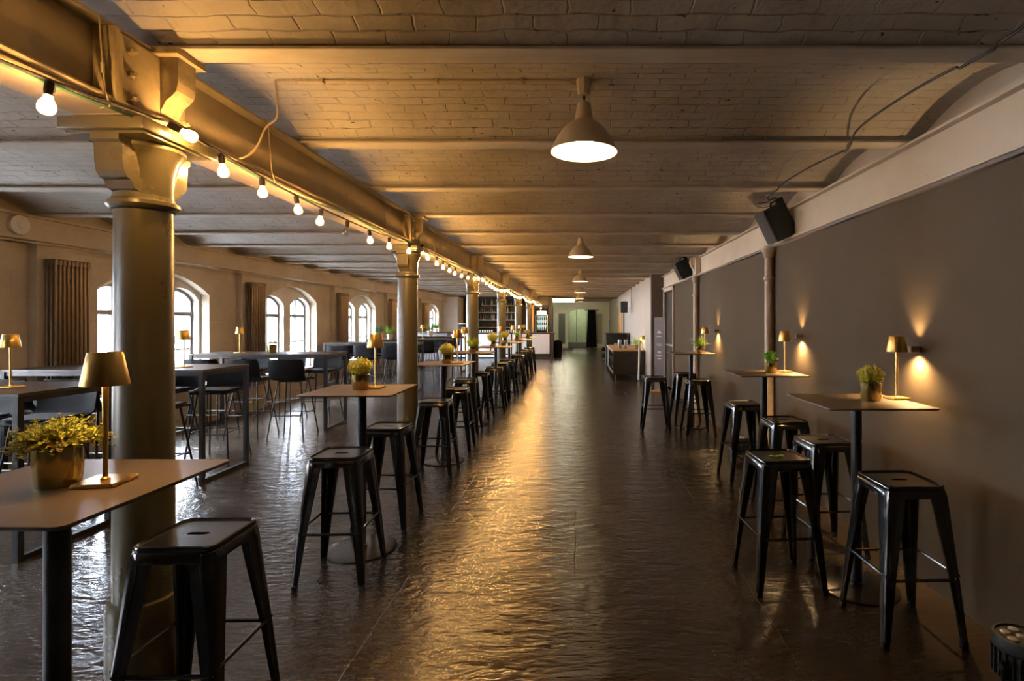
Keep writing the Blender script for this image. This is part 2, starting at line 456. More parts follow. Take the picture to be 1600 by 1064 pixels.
def lathe(bm, prof, seg=24, cx=0, cy=0, cz=0, cap0=True, cap1=True, sx=1, sy=1):
    rings = []
    for (r, z) in prof:
        rings.append([bm.verts.new((cx + sx * r * math.cos(2 * PI * k / seg), cy + sy * r * math.sin(2 * PI * k / seg), cz + z)) for k in range(seg)])
    for i in range(len(rings) - 1):
        for k in range(seg):
            bm.faces.new((rings[i][k], rings[i][(k + 1) % seg], rings[i + 1][(k + 1) % seg], rings[i + 1][k]))
    if cap0 and prof[0][0] > 1e-6: bm.faces.new(rings[0][::-1])
    if cap1 and prof[-1][0] > 1e-6: bm.faces.new(rings[-1])
    return bm

def prism(bm, poly, axis, a0, a1):
    """extrude 2D poly along axis: 'x' poly=(y,z); 'y' poly=(x,z); 'z' poly=(x,y)"""
    def P(u, v, a):
        return {'x': (a, u, v), 'y': (u, a, v), 'z': (u, v, a)}[axis]
    A = [bm.verts.new(P(u, v, a0)) for u, v in poly]
    B = [bm.verts.new(P(u, v, a1)) for u, v in poly]
    n = len(poly)
    bm.faces.new(A[::-1]); bm.faces.new(B)
    for i in range(n):
        bm.faces.new((A[i], A[(i + 1) % n], B[(i + 1) % n], B[i]))
    return bm

def plate(bm, outline, holes, P, t0, t1):
    """flat plate with holes: outline and holes are (u,v) loops; P(u,v,t)->xyz"""
    loops = [outline] + holes
    for t in (t0, t1):
        s = nb()
        for lp in loops:
            vs = [s.verts.new((u, v, 0)) for u, v in lp]
            for i in range(len(vs)): s.edges.new((vs[i], vs[(i + 1) % len(vs)]))
        bmesh.ops.triangle_fill(s, edges=list(s.edges), use_beauty=True)
        s.verts.ensure_lookup_table()
        m_ = {}
        for f in s.faces:
            vv = []
            for v in f.verts:
                if v.index not in m_: m_[v.index] = bm.verts.new(P(v.co.x, v.co.y, t))
                vv.append(m_[v.index])
            bm.faces.new(vv)
        s.free()
    for lp in loops:
        A = [bm.verts.new(P(u, v, t0)) for u, v in lp]; B = [bm.verts.new(P(u, v, t1)) for u, v in lp]
        n = len(lp)
        for i in range(n): bm.faces.new((A[i], A[(i + 1) % n], B[(i + 1) % n], B[i]))
    bmesh.ops.remove_doubles(bm, verts=list(bm.verts), dist=1e-5)
    return bm

def rrect(w, d, r, n=4):
    o = []
    for cx, cy, a0 in ((w / 2 - r, d / 2 - r, 0), (-w / 2 + r, d / 2 - r, 90), (-w / 2 + r, -d / 2 + r, 180), (w / 2 - r, -d / 2 + r, 270)):
        for k in range(n + 1):
            a = R(a0 + 90 * k / n)
            o.append((cx + r * math.cos(a), cy + r * math.sin(a)))
    return o

def loft(bm, loops, cap0=True, cap1=True):
    rings = [[bm.verts.new(p) for p in lp] for lp in loops]
    n = len(rings[0])
    for i in range(len(rings) - 1):
        for k in range(n):
            bm.faces.new((rings[i][k], rings[i][(k + 1) % n], rings[i + 1][(k + 1) % n], rings[i + 1][k]))
    if cap0: bm.faces.new(rings[0][::-1])
    if cap1: bm.faces.new(rings[-1])
    return bm

def obj(name, bm, m, parent=None, smooth=True, ang=35, loc=None, fixn=True):
    if fixn: bmesh.ops.recalc_face_normals(bm, faces=list(bm.faces))
    me = bpy.data.meshes.new(name)
    bm.to_mesh(me); bm.free()
    mm = M[m] if isinstance(m, str) else m
    me.materials.append(mm)
    if smooth:
        for p in me.polygons: p.use_smooth = True
        me.set_sharp_from_angle(angle=R(ang))
    o = bpy.data.objects.new(name, me)
    COL.objects.link(o)
    if parent is not None: o.parent = parent
    if loc is not None: o.location = loc
    return o

def tag(o, label, cat, group=None):
    o['label'] = label; o['category'] = cat
    if group: o['group'] = group
    return o

def thing(name, label, cat, loc=(0, 0, 0), rz=0.0, group=None):
    o = bpy.data.objects.new(name, None)
    o.empty_display_size = 0.1
    COL.objects.link(o)
    o.location = loc; o.rotation_euler = (0, 0, rz)
    return tag(o, label, cat, group)

def struct(name, bm, m, parent=None, smooth=False, **k):
    o = obj(name, bm, m, parent, smooth, **k)
    if parent is None: o['kind'] = 'structure'
    return o

_kids = {}
def children(o):
    return [c for c in COL.objects if c.parent == o]

def dup(root, loc, rz=None, label=None, group=None, kids=None):
    r = root.copy(); COL.objects.link(r); r.location = loc
    if rz is not None: r.rotation_euler = (0, 0, rz)
    if label: r['label'] = label
    if group: r['group'] = group
    key = root.name
    if key not in _kids:
        _kids[key] = [(c, [g for g in children(c)]) for c in children(root)]
    for c, gs in _kids[key]:
        c2 = c.copy(); COL.objects.link(c2); c2.parent = r
        for g in gs:
            g2 = g.copy(); COL.objects.link(g2); g2.parent = c2
    return r

class Proto:
    """first placement uses the original, later ones copies"""
    def __init__(s, o): s.o = o; s.used = False
    def put(s, loc, rz, label, group=None):
        if not s.used:
            s.used = True
            if s.o.name not in _kids:
                _kids[s.o.name] = [(c, [g for g in children(c)]) for c in children(s.o)]
            s.o.location = loc; s.o.rotation_euler = (0, 0, rz); s.o['label'] = label
            if group: s.o['group'] = group
            return s.o
        return dup(s.o, loc, rz, label, group)

def light(name, kind, loc, col, power, parent=None, **k):
    d = bpy.data.lights.new(name, kind)
    d.color = col; d.energy = power
    for a, v in k.items(): setattr(d, a, v)
    o = bpy.data.objects.new(name, d); COL.objects.link(o); o.location = loc
    if parent: o.parent = parent
    return o

# ------------------------------------------------------------------ dimensions
XL, XR, XC = -5.82, 2.07, 1.79      # left wall, right wall, corridor wall
XB = -1.82                          # line of iron columns
ZJ, ZV = 2.68, 2.845                 # joist underside, vault crown
Y0, YBAR, YEND = -2.6, 24.1, 32.0
JO, JS = 2.25, 1.15                 # joist origin, spacing
CY = [2.25 + 3.45 * k for k in range(6)]

# ------------------------------------------------------------------ setting
bm = nb()
box(bm, -6.4, 3.2, Y0 - 0.2, YEND + 4, -0.15, 0.0)
struct('floor', bm, 'floor')

bm = nb()
ys = []
y = JO - 5 * JS
NV = 10
segs = []
while y < 25.2:
    segs.append(y); y += JS
loops_bot = []
for yj in segs:
    for k in range(NV):
        t = k / NV
        loops_bot.append((yj + JS * t, 2.695 + (ZV - 2.695) * (1 - (2 * t - 1) ** 2)))
loops_bot.append((segs[-1] + JS, 2.695))
poly = [(segs[-1] + JS, 3.1), (segs[0], 3.1)] + loops_bot
A = [bm.verts.new((-6.0, u, v)) for u, v in poly]; B = [bm.verts.new((2.2, u, v)) for u, v in poly]
n = len(poly)
for i in range(n): bm.faces.new((A[i], A[(i + 1) % n], B[(i + 1) % n], B[i]))
ceiling = struct('ceiling', bm, 'ceil', smooth=True)
YCE = segs[-1] + JS
for yj in segs + [YCE]:
    bm = nb()
    box(bm, -5.9, 2.12, yj - 0.06, yj + 0.06, ZJ, ZJ + 0.014, 0.003)
    box(bm, -5.9, 2.12, yj - 0.022, yj + 0.022, ZJ + 0.014, ZJ + 0.08)
    obj('joist', bm, 'joist', ceiling, smooth=False)
# far zone ceiling (higher) and drop
bm = nb(); box(bm, -3.0, 2.2, YCE + 0.06, YEND + 4, 2.74, 3.1)
struct('ceiling_far', bm, 'wall_far')
bm = nb(); box(bm, -5.9, 2.1, YCE - 0.02, YCE + 0.12, 2.64, 2.99, 0.004)
struct('trim_1', bm, 'darkwood')

# longitudinal beam on the columns
def ibeam(bm, xc, y0, y1, zb, zt, fw, web):
    box(bm, xc - fw, xc + fw, y0, y1, zb, zb + 0.016, 0.003)
    box(bm, xc - fw, xc + fw, y0, y1, zt - 0.016, zt, 0.003)
    box(bm, xc - web, xc + web, y0, y1, zb + 0.016, zt - 0.016)
bm = nb(); ibeam(bm, XB, Y0, YBAR, 2.355, 2.675, 0.095, 0.035)
beam = obj('beam', bm, 'beam', ceiling, smooth=False)
bm = nb(); ibeam(bm, 2.13, Y0, 13.3, 2.37, 2.675, 0.10, 0.05)
obj('wall_beam', bm, 'beam_r', ceiling, smooth=False)
bm = nb(); box(bm, 2.035, 2.2, Y0, 13.3, 2.345, 2.368, 0.003)
struct('trim_2', bm, 'pilaster')
# edge beam at the window wall
bm = nb()
box(bm, -5.86, -5.68, Y0, YBAR, 2.42, 2.66, 0.004)
box(bm, -5.86, -5.64, Y0, YBAR, 2.645, 2.668, 0.003)
box(bm, -5.86, -5.655, Y0, YBAR, 2.41, 2.43, 0.003)
obj('window_wall_beam', bm, 'wall_l', ceiling, smooth=False)

# --- left wall with paired arched windows
def arch(y0, y1, zb, zs, zt, n=14):
    """closed loop, flat bottom, arc top"""
    pts = [(y0, zb), (y1, zb)]
    h = zt - zs; w = (y1 - y0) / 2
    rr = (w * w + h * h) / (2 * h); cz = zt - rr
    a = math.asin(min(1, w / rr))
    for k in range(n + 1):
        t = a - 2 * a * k / n
        pts.append(((y0 + y1) / 2 + rr * math.sin(t), cz + rr * math.cos(t)))
    return pts
SILL = 0.58
wins = [(6.50 + 3.45 * k, 8.46 + 3.45 * k) for k in range(-2, 5)]
bm = nb()
outer = [(Y0, -0.02), (YBAR, -0.02), (YBAR, 3.05), (Y0, 3.05)]
plate(bm, outer, [arch(a, b, SILL, 1.98, 2.27) for a, b in wins], lambda u, v, t: (t, u, v), XL, XL - 0.14)
struct('wall_left', bm, 'wall_l')
bm = nb()
holes = []
for a, b in wins:
    holes.append(arch(a + 0.09, a + 0.89, SILL + 0.02, 1.90, 2.07)); holes.append(arch(a + 1.15, a + 1.95 - 0.03, SILL + 0.02, 1.90, 2.07))
plate(bm, outer, holes, lambda u, v, t: (t, u, v), XL - 0.141, XL - 0.50)
struct('wall_left_outer', bm, 'reveal')
def ring(bm, lp, inset, x0, x1):
    """frame following a loop"""
    c = Vector((sum(p[0] for p in lp) / len(lp), sum(p[1] for p in lp) / len(lp)))
    n = len(lp)
    inner = []
    for i in range(n):
        p0, p1, p2 = Vector(lp[i - 1]), Vector(lp[i]), Vector(lp[(i + 1) % n])
        d = ((p1 - p0).normalized() + (p2 - p1).normalized()).normalized()
        nn = Vector((-d.y, d.x))
        if nn.dot(c - p1) < 0: nn = -nn
        e1 = (p1 - p0).normalized(); k = max(0.4, abs(e1.x * d.x + e1.y * d.y))
        inner.append(tuple(p1 + nn * inset / k))
    plate(bm, lp, [inner], lambda u, v, t: (t, u, v), x0, x1)
for i, (a, b) in enumerate(wins):
    w = None
    bm = nb()
    xf = XL - 0.24
    for s0, s1 in ((a + 0.09, a + 0.89), (a + 1.15, a + 1.92)):
        ring(bm, arch(s0, s1, SILL + 0.02, 1.90, 2.07), 0.045, xf, xf - 0.06)
        mid = (s0 + s1) / 2
        box(bm, xf - 0.055, xf - 0.005, mid - 0.018, mid + 0.018, SILL + 0.05, 2.04)
        box(bm, xf - 0.06, xf + 0.005, s0 + 0.02, s1 - 0.02, 1.655, 1.715)
        box(bm, xf - 0.05, xf - 0.01, s0 + 0.02, s1 - 0.02, 1.13, 1.155)
    w = struct('window_%d' % (i + 1), bm, 'frame')
    bm = nb()
    for s0, s1 in ((a + 0.09, a + 0.89), (a + 1.15, a + 1.92)):
        prism(bm, arch(s0, s1, SILL + 0.02, 1.90, 2.07), 'x', xf - 0.035, xf - 0.030)
    obj('pane', bm, 'glass', w, smooth=False)
    bm = nb(); box(bm, XL - 0.13, XL + 0.03, a - 0.02, b + 0.02, SILL - 0.04, SILL + 0.005, 0.006)
    obj('window_sill', bm, 'reveal', w, smooth=False)
    bm = nb()
    box(bm, xf, xf + 0.02, (a + 1.535) - 0.012, (a + 1.535) + 0.012, 1.24, 1.36, 0.003)
    tube(bm, [(xf + 0.02, a + 1.535, 1.30), (xf + 0.05, a + 1.535, 1.30), (xf + 0.055, a + 1.535, 1.20)], 0.008, 6)
    obj('window_handle', bm, 'chrome', w)
    d = bpy.data.lights.new('window_portal', 'AREA'); d.shape = 'RECTANGLE'; d.size = b - a; d.size_y = 1.6
    d.cycles.is_portal = True
    po = bpy.data.objects.new('window_portal', d); COL.objects.link(po)
    po.location = (XL - 0.52, (a + b) / 2, 1.35); po.rotation_euler = (0, R(-90), 0)
# pilasters
for i, k in enumerate(range(-2, 5)):
    y0 = 9.12 + 3.45 * (k - 1)
    bm = nb(); box(bm, XL - 0.02, XL + 0.10, y0, y0 + 0.64, 0, 2.42, 0.006)
    struct('trim_%d' % (i + 3), bm, 'wall_l')
# brick plinth along left wall
bm = nb(); box(bm, XL - 0.01, XL + 0.035, Y0, YBAR, 0, 0.14, 0.004)
struct('baseboard_left', bm, 'wall_l')

# --- right wall
bm = nb()
plate(bm, [(Y0, -0.02), (13.32, -0.02), (13.32, 2.36), (Y0, 2.36)], [[(11.78, -0.0), (13.0, 0.0), (13.0, 2.27), (11.78, 2.27)]],
      lambda u, v, t: (t, u, v), XR, XR + 0.16)
struct('wall_right', bm, 'wall_r')
bm = nb(); box(bm, 2.14, 2.30, Y0, 13.32, 2.3, 3.05)
struct('wall_right_upper', bm, 'beam_r')
bm = nb(); box(bm, XC, 2.30, 13.42, YEND + 0.1, -0.02, 3.0)
struct('wall_right_corridor', bm, 'wall_c')
bm = nb(); box(bm, XC - 0.012, 2.30, 13.28, 13.44, -0.02, 2.86)
struct('trim_11', bm, 'pilaster')
bm = nb(); box(bm, -6.4, 3.0, Y0 - 0.2, Y0, -0.02, 3.05)
struct('wall_back', bm, 'wall_r')
# door in right wall
bm = nb()
for a, b in ((11.69, 11.78), (13.0, 13.09)): box(bm, XR - 0.03, XR + 0.02, a, b, 0, 2.35, 0.004)
box(bm, XR - 0.03, XR + 0.02, 11.69, 13.09, 2.27, 2.35, 0.004)
d1 = struct('door_1', bm, 'doorframe')
bm = nb(); box(bm, XR + 0.09, XR + 0.13, 11.79, 12.99, 0.005, 2.265, 0.003)
dl = obj('door_leaf', bm, 'door', d1, smooth=False)
bm = nb(); box(bm, XR + 0.02, XR + 0.09, 11.80, 12.98, 1.00, 1.03, 0.004)
for yy in (11.95, 12.83): box(bm, XR + 0.06, XR + 0.09, yy - 0.02, yy + 0.02, 0.98, 1.05)
obj('push_bar', bm, 'chrome', dl)
bm = nb(); box(bm, -2.35, -1.33, 23.3, YBAR, 2.275, 2.66, 0.003)
struct('trim_14', bm, 'board')
# door in corridor
bm = nb()
for a, b in ((22.3, 22.42), (23.9, 24.0)): box(bm, XC - 0.03, XC, a, b, 0, 2.16, 0.004)
box(bm, XC - 0.03, XC, 22.3, 24.0, 2.08, 2.16, 0.004)
d2 = struct('door_2', bm, 'warmpost')
bm = nb(); box(bm, XC - 0.02, XC - 0.002, 22.42, 23.9, 0.005, 2.08, 0.002)
obj('door_leaf', bm, 'warmpost', d2, smooth=False)
bm = nb(); tube(bm, [(XC - 0.02, 22.55, 1.05), (XC - 0.07, 22.55, 1.05), (XC - 0.07, 22.68, 1.05)], 0.012, 6)
obj('door_handle', bm, 'chrome', d2)

# --- far wall with arch
bm = nb()
arc = arch(-0.66, 0.86, -0.0, 2.10, 2.28)
plate(bm, [(-3.0, -0.02), (2.1, -0.02), (2.1, 3.05), (-3.0, 3.05)],
      [arc, [(-1.24, 0.22), (-0.82, 0.22), (-0.82, 2.02), (-1.24, 2.02)], [(0.98, 0.22), (1.38, 0.22), (1.38, 2.02), (0.98, 2.02)]],
      lambda u, v, t: (u, t, v), YEND, YEND + 0.25)
struct('wall_far', bm, 'wall_far')
bm = nb()
ao = arch(-1.35, 1.5, 1.9, 2.05, 2.52)[2:]
tube(bm, [(u, YEND - 0.012, v) for u, v in ao], 0.02, 6)
struct('trim_12', bm, 'wall_far')
bm = nb(); box(bm, -1.22, -0.84, YEND + 0.08, YEND + 0.12, 0.2, 2.03)
struct('door_3', bm, 'greydoor')
bm = nb()
for j in range(5): box(bm, 0.99 + 0.078 * j, 1.055 + 0.078 * j, YEND + 0.06 + 0.012 * (j % 2), YEND + 0.10, 0.2, 2.03, 0.01)
struct('door_4', bm, 'sheer')
bm = nb(); box(bm, -3.0, 2.2, YEND + 2.6, YEND + 2.7, -0.02, 3.0)
struct('wall_entry', bm, 'greenlit')
bm = nb(); box(bm, -3.1, -3.0, YEND + 0.2, YEND + 2.7, -0.02, 3.0)
struct('wall_entry_left', bm, 'greenlit')
bm = nb(); box(bm, 2.1, 2.2, YEND + 0.2, YEND + 2.7, -0.02, 3.0)
struct('wall_entry_right', bm, 'greenlit')
bm = nb()
for xx in (-0.62, -0.18, 0.40): box(bm, xx, xx + 0.04, YEND + 0.30, YEND + 0.34, 0, 2.3)
box(bm, -0.66, 0.86, YEND + 0.30, YEND + 0.34, 0.0, 0.30)
d5 = struct('door_5', bm, 'bargrey')
bm = nb(); box(bm, -0.64, 0.84, YEND + 0.315, YEND + 0.32, 0.3, 2.28)
obj('pane', bm, 'glass', d5, smooth=False)
# bar back wall and left side of the passage
bm = nb(); box(bm, -6.0, -1.17, YBAR, YBAR + 0.15, -0.02, 3.0)
struct('wall_bar', bm, 'backbar')
bm = nb(); box(bm, -1.32, -1.17, YBAR - 0.75, YBAR + 0.16, -0.02, 2.66)
struct('wall_passage', bm, 'board')
bm = nb(); box(bm, -3.0, -2.9, YBAR + 0.15, YEND, -0.02, 3.0)
struct('wall_passage_left', bm, 'wall_far')
# fluorescent fittings in the far zone
def tube_light(x0, x1, y, z, lab):
    t = thing('tube_light', lab, 'ceiling light', ((x0 + x1) / 2, y, z), 0, 'fluorescent fittings in the far passage')
    w = (x1 - x0) / 2
    b_ = nb(); box(b_, -w, w, -0.05, 0.05, 0.03, 0.075, 0.005)
    obj('housing', b_, 'white', t)
    b_ = nb(); box(b_, -w, w, -0.04, 0.04, -0.03, 0.029, 0.012)
    obj('diffuser', b_, 'tube', t)
tube_light(-1.4, -0.25, 26.6, 2.665, 'nearer white fluorescent tube fitting under the far passage ceiling')
tube_light(-1.5, -0.27, 29.6, 2.665, 'farther white fluorescent tube fitting under the far passage ceiling')

tube_light(-0.6, 0.5, YEND + 1.3, 2.665, 'unseen tube light added to brighten the room behind the far archway')  # unseen lamp, added so the pane under the arch is not dark

# --- outside: courtyard and facing building
bm = nb(); box(bm, -40, -6.5, -25, 60, -3.6, -3.5)
g = obj('courtyard_ground', bm, 'ground', smooth=False); g['kind'] = 'structure'
fac = thing('facing_building', 'pale brick building across the courtyard seen through the arched windows', 'building', (-15.5, 0, -3.5))
bm = nb(); box(bm, -6, 0, -12, 12.0, 0, 8.2)
obj('wall', bm, 'brick_out', fac, smooth=False)
bm = nb(); box(bm, -6.2, 0.25, -12.2, 12.2, 8.2, 8.5)
obj('cornice', bm, 'stone', fac, smooth=False)
for i in range(8):
    for z in (1.2, 4.3):
        yy = -11 + 2.9 * i
        b_ = nb(); ring(b_, [(yy, z), (yy + 1.3, z), (yy + 1.3, z + 2), (yy, z + 2)], 0.12, -0.02, 0.06)
        f = obj('window_surround', b_, 'stone', fac, smooth=False)
        b_ = nb(); box(b_, 0.005, 0.015, yy + 0.1, yy + 1.2, z + 0.1, z + 1.9)
        obj('pane', b_, 'outglass', f, smooth=False)

# ------------------------------------------------------------------ iron columns
def make_column():
    t = thing('iron_column', 'x', 'column', (0, 0, 0), 0, 'row of painted cast iron columns')
    b_ = nb()
    lathe(b_, [(0.128, 0), (0.128, 0.40), (0.122, 0.425), (0.108, 0.43)], 28)
    obj('pedestal', b_, 'column', t)
    b_ = nb()
    lathe(b_, [(0.106, 0.425), (0.104, 1.2), (0.100, 2.03)], 28, cap0=False, cap1=False)
    obj('shaft', b_, 'column', t)
    b_ = nb()
    lathe(b_, [(0.10, 2.025), (0.117, 2.032), (0.126, 2.045), (0.124, 2.06), (0.108, 2.07), (0.104, 2.085)], 28)
    obj('collar', b_, 'column', t)
    b_ = nb()
    lathe(b_, [(0.103, 2.08), (0.103, 2.12), (0.107, 2.18), (0.120, 2.235), (0.136, 2.262), (0.144, 2.272), (0.144, 2.285), (0.134, 2.292)], 28)
    box(b_, -0.15, 0.15, -0.19, 0.19, 2.292, 2.304, 0.003)
    box(b_, -0.165, 0.165, -0.21, 0.21, 2.304, 2.352, 0.005)
    cap = obj('capital', b_, 'column', t)
    for s in (-1, 1):
        b_ = nb()
        prof = [(0.08, 2.292), (0.19, 2.292), (0.19, 2.270), (0.175, 2.262), (0.172, 2.19), (0.166, 2.155), (0.150, 2.135), (0.132, 2.128), (0.122, 2.112), (0.112, 2.098), (0.08, 2.09)]
        prism(b_, [(s * u, v) for u, v in prof], 'x', -0.055, 0.055)
        obj('bracket', b_, 'column', cap, smooth=False)
    b_ = nb()
    box(b_, -0.105, 0.105, -0.245, 0.10, 2.373, 2.655, 0.012)
    box(b_, -0.098, 0.098, -0.22, 0.16, 2.353, 2.374, 0.003)
    box(b_, -0.12, 0.20, -0.085, 0.085, 2.650, 2.679, 0.004)
    prism(b_, [(0.10, 2.40), (0.112, 2.44), (0.13, 2.475), (0.155, 2.495), (0.172, 2.515), (0.178, 2.55), (0.18, 2.655), (0.10, 2.655)], 'y', -0.05, 0.05)
    prism(b_, [(-0.10, 2.40), (-0.112, 2.44), (-0.13, 2.475), (-0.155, 2.495), (-0.172, 2.515), (-0.178, 2.55), (-0.18, 2.655), (-0.10, 2.655)], 'y', -0.05, 0.05)
    hd = obj('column_head', b_, 'colhead', t, smooth=False)
    b_ = nb()
    box(b_, 0.04, 0.125, -0.285, -0.262, 2.375, 2.655, 0.003)
    box(b_, 0.04, 0.115, -0.262, -0.240, 2.385, 2.645, 0.003)
    obj('flange_plate', b_, 'colhead', hd, smooth=False)
    for z in (2.42, 2.51, 2.60):
        for xx, yy in ((0.118, -0.195), (0.106, 0.075)):
            if yy > 0 and z > 2.45: continue
            b_ = nb(); lathe(b_, [(0.018, 0), (0.018, 0.014), (0.009, 0.018), (0.009, 0.030), (0.005, 0.033)], 6)
            bo = obj('bolt', b_, 'colhead', hd); bo.rotation_euler = (0, R(90), 0); bo.location = (0.104, yy, z)
    return t
colp = Proto(make_column())
colw = ['nearest thick painted iron column, beside the front left bar table', 'second iron column from the camera, behind the lamp of the second bar table',
        'third iron column from the camera, in front of the bar shelves', 'fourth iron column from the camera along the string lights',
        'fifth iron column from the camera, near the far end of the string lights', 'farthest iron column, just before the bar counter']
for yv, lb in zip(CY, colw): colp.put((XB, yv, 0), 0, lb)

def make_thin():
    t = thing('thin_column', 'x', 'column', (0, 0, 0), 0, 'slim columns against the grey wall')
    b_ = nb(); lathe(b_, [(0.055, 0), (0.055, 0.06), (0.046, 0.08), (0.044, 2.02)], 20)
    obj('shaft', b_, 'thincol', t)
    b_ = nb(); lathe(b_, [(0.044, 2.0), (0.054, 2.01), (0.058, 2.025), (0.054, 2.04), (0.045, 2.05), (0.045, 2.24), (0.060, 2.26), (0.062, 2.29), (0.078, 2.315), (0.082, 2.345)], 20)
    obj('capital', b_, 'thincol', t)
    b_ = nb(); box(b_, -0.03, 0.06, -0.10, 0.10, 2.372, 2.678, 0.01)
    prism(b_, [(-0.03, 2.42), (-0.05, 2.47), (-0.085, 2.51), (-0.10, 2.55), (-0.10, 2.66), (-0.03, 2.66)], 'y', -0.04, 0.04)
    obj('column_head', b_, 'beam_r', t, smooth=False)
    return t
thp = Proto(make_thin())
thp.put((2.02, 5.72, 0), 0, 'nearer slim beige iron column against the grey wall behind the second right table')
thp.put((2.02, 9.3, 0), 0, 'farther slim beige iron column against the grey wall near the doorway')

# ------------------------------------------------------------------ radiators
def make_rad():
    t = thing('column_radiator', 'x', 'radiator', (0, 0, 0), 0, 'tall tube radiators between the windows')
    for j in range(9):
        b_ = nb()
        yy = 0.025 + j * 0.0475
        for xx in (0.03, 0.075, 0.12):
            tube(b_, [(xx, yy, 0.50), (xx, yy, 2.20)], 0.0125, 8)
        box(b_, 0.012, 0.138, yy - 0.021, yy + 0.021, 2.17, 2.24, 0.012)
        box(b_, 0.012, 0.138, yy - 0.021, yy + 0.021, 0.46, 0.53, 0.012)
        obj('section', b_, 'radiator', t)
    b_ = nb(); tube(b_, [(0.12, 0.45, 0.50), (0.12, 0.50, 0.50), (0.12, 0.52, 0.46), (0.12, 0.52, 0.0)], 0.011, 8)
    obj('pipe', b_, 'radiator', t)
    b_ = nb(); box(b_, -0.03, 0.03, 0.1, 0.14, 2.0, 2.04); box(b_, -0.03, 0.03, 0.3, 0.34, 2.0, 2.04); box(b_, -0.03, 0.03, 0.1, 0.34, 0.7, 0.74)
    obj('wall_bracket', b_, 'radiator', t)
    return t
radp = Proto(make_rad())
radw = ['tall brown tube radiator at the far left of the picture', 'tall brown tube radiator between the first two visible arched windows',
        'tall brown tube radiator, third from the left', 'tall brown tube radiator just left of the second iron column', 'farthest tall brown tube radiator, beside the last arched window']
for k, lb in enumerate(radw): radp.put((XL + 0.105, 5.72 + 3.45 * k, 0), 0, lb)

# ------------------------------------------------------------------ metal stools
def make_stool():
    t = thing('bar_stool', 'x', 'stool', (0, 0, 0), 0, 'black metal stools at the bar tables')
    b_ = nb()
    slot = [(u, v) for u, v in rrect(0.082, 0.026, 0.012, 3)]
    plate(b_, rrect(0.278, 0.278, 0.035), [slot[::-1]], lambda u, v, s: (u, v, s), 0.752, 0.746)
    obj('seat', b_, 'stool_seat', t)
    s0 = t
    b_ = nb()
    L = []
    for w, z, r in ((0.276, 0.752, 0.034), (0.286, 0.760, 0.038), (0.298, 0.758, 0.042), (0.304, 0.750, 0.044), (0.304, 0.742, 0.044), (0.300, 0.739, 0.043), (0.306, 0.735, 0.044), (0.312, 0.700, 0.046), (0.304, 0.700, 0.044), (0.272, 0.744, 0.034)):
        L.append([(u, v, z) for u, v in rrect(w, w, r)])
    loft(b_, L, False, False)
    obj('seat_rim', b_, 'stool', t)
    for sx in (-1, 1):
        for sy in (-1, 1):
            b_ = nb()
            L = []
            for z, o_, w in ((0.735, 0.146, 0.088), (0.70, 0.152, 0.086), (0.30, 0.187, 0.050), (0.06, 0.2045, 0.034), (0.02, 0.207, 0.030)):
                th = 0.006
                cs = [(0 - w, 0), (-w * 0.55, 0), (-w * 0.5, 0.003), (-w * 0.25, 0.003), (-0.012, 0), (-0.0035, -0.0035), (0, -0.012), (0.003, -w * 0.25), (0.003, -w * 0.5), (0, -w * 0.55), (0, -w),
                      (-th - 0.006, -w), (-th, -0.014), (-0.014, -th), (-w, -th - 0.006)]
                L.append([(sx * (o_ + a), sy * (o_ + c), z) for a, c in cs])
            loft(b_, L)
            lg = obj('leg', b_, 'stool', t, ang=25)
            b_ = nb(); box(b_, 0.178, 0.210, 0.178, 0.210, 0.0, 0.03, 0.006)
            for v in b_.verts: v.co.x *= sx; v.co.y *= sy
            obj('rubber_foot', b_, 'rubber', lg)
    q = 0.180
    for a, c in (((-q, -q), (q, -q)), ((q, -q), (q, q)), ((q, q), (-q, q)), ((-q, q), (-q, -q))):
        b_ = nb()
        z = 0.315 if a[1] == c[1] else 0.335
        tube(b_, [(a[0], a[1], z), (c[0], c[1], z)], 0.0075, 8)
        obj('stretcher', b_, 'stool', t)
    b_ = nb()
    for s in (-1, 1):
        tube(b_, [(-0.125, -0.125 * s, 0.69), (0, 0, 0.705), (0.125, 0.125 * s, 0.69)], 0.008, 6)
    obj('underbrace', b_, 'stool', t)
    return t
stp = Proto(make_stool())
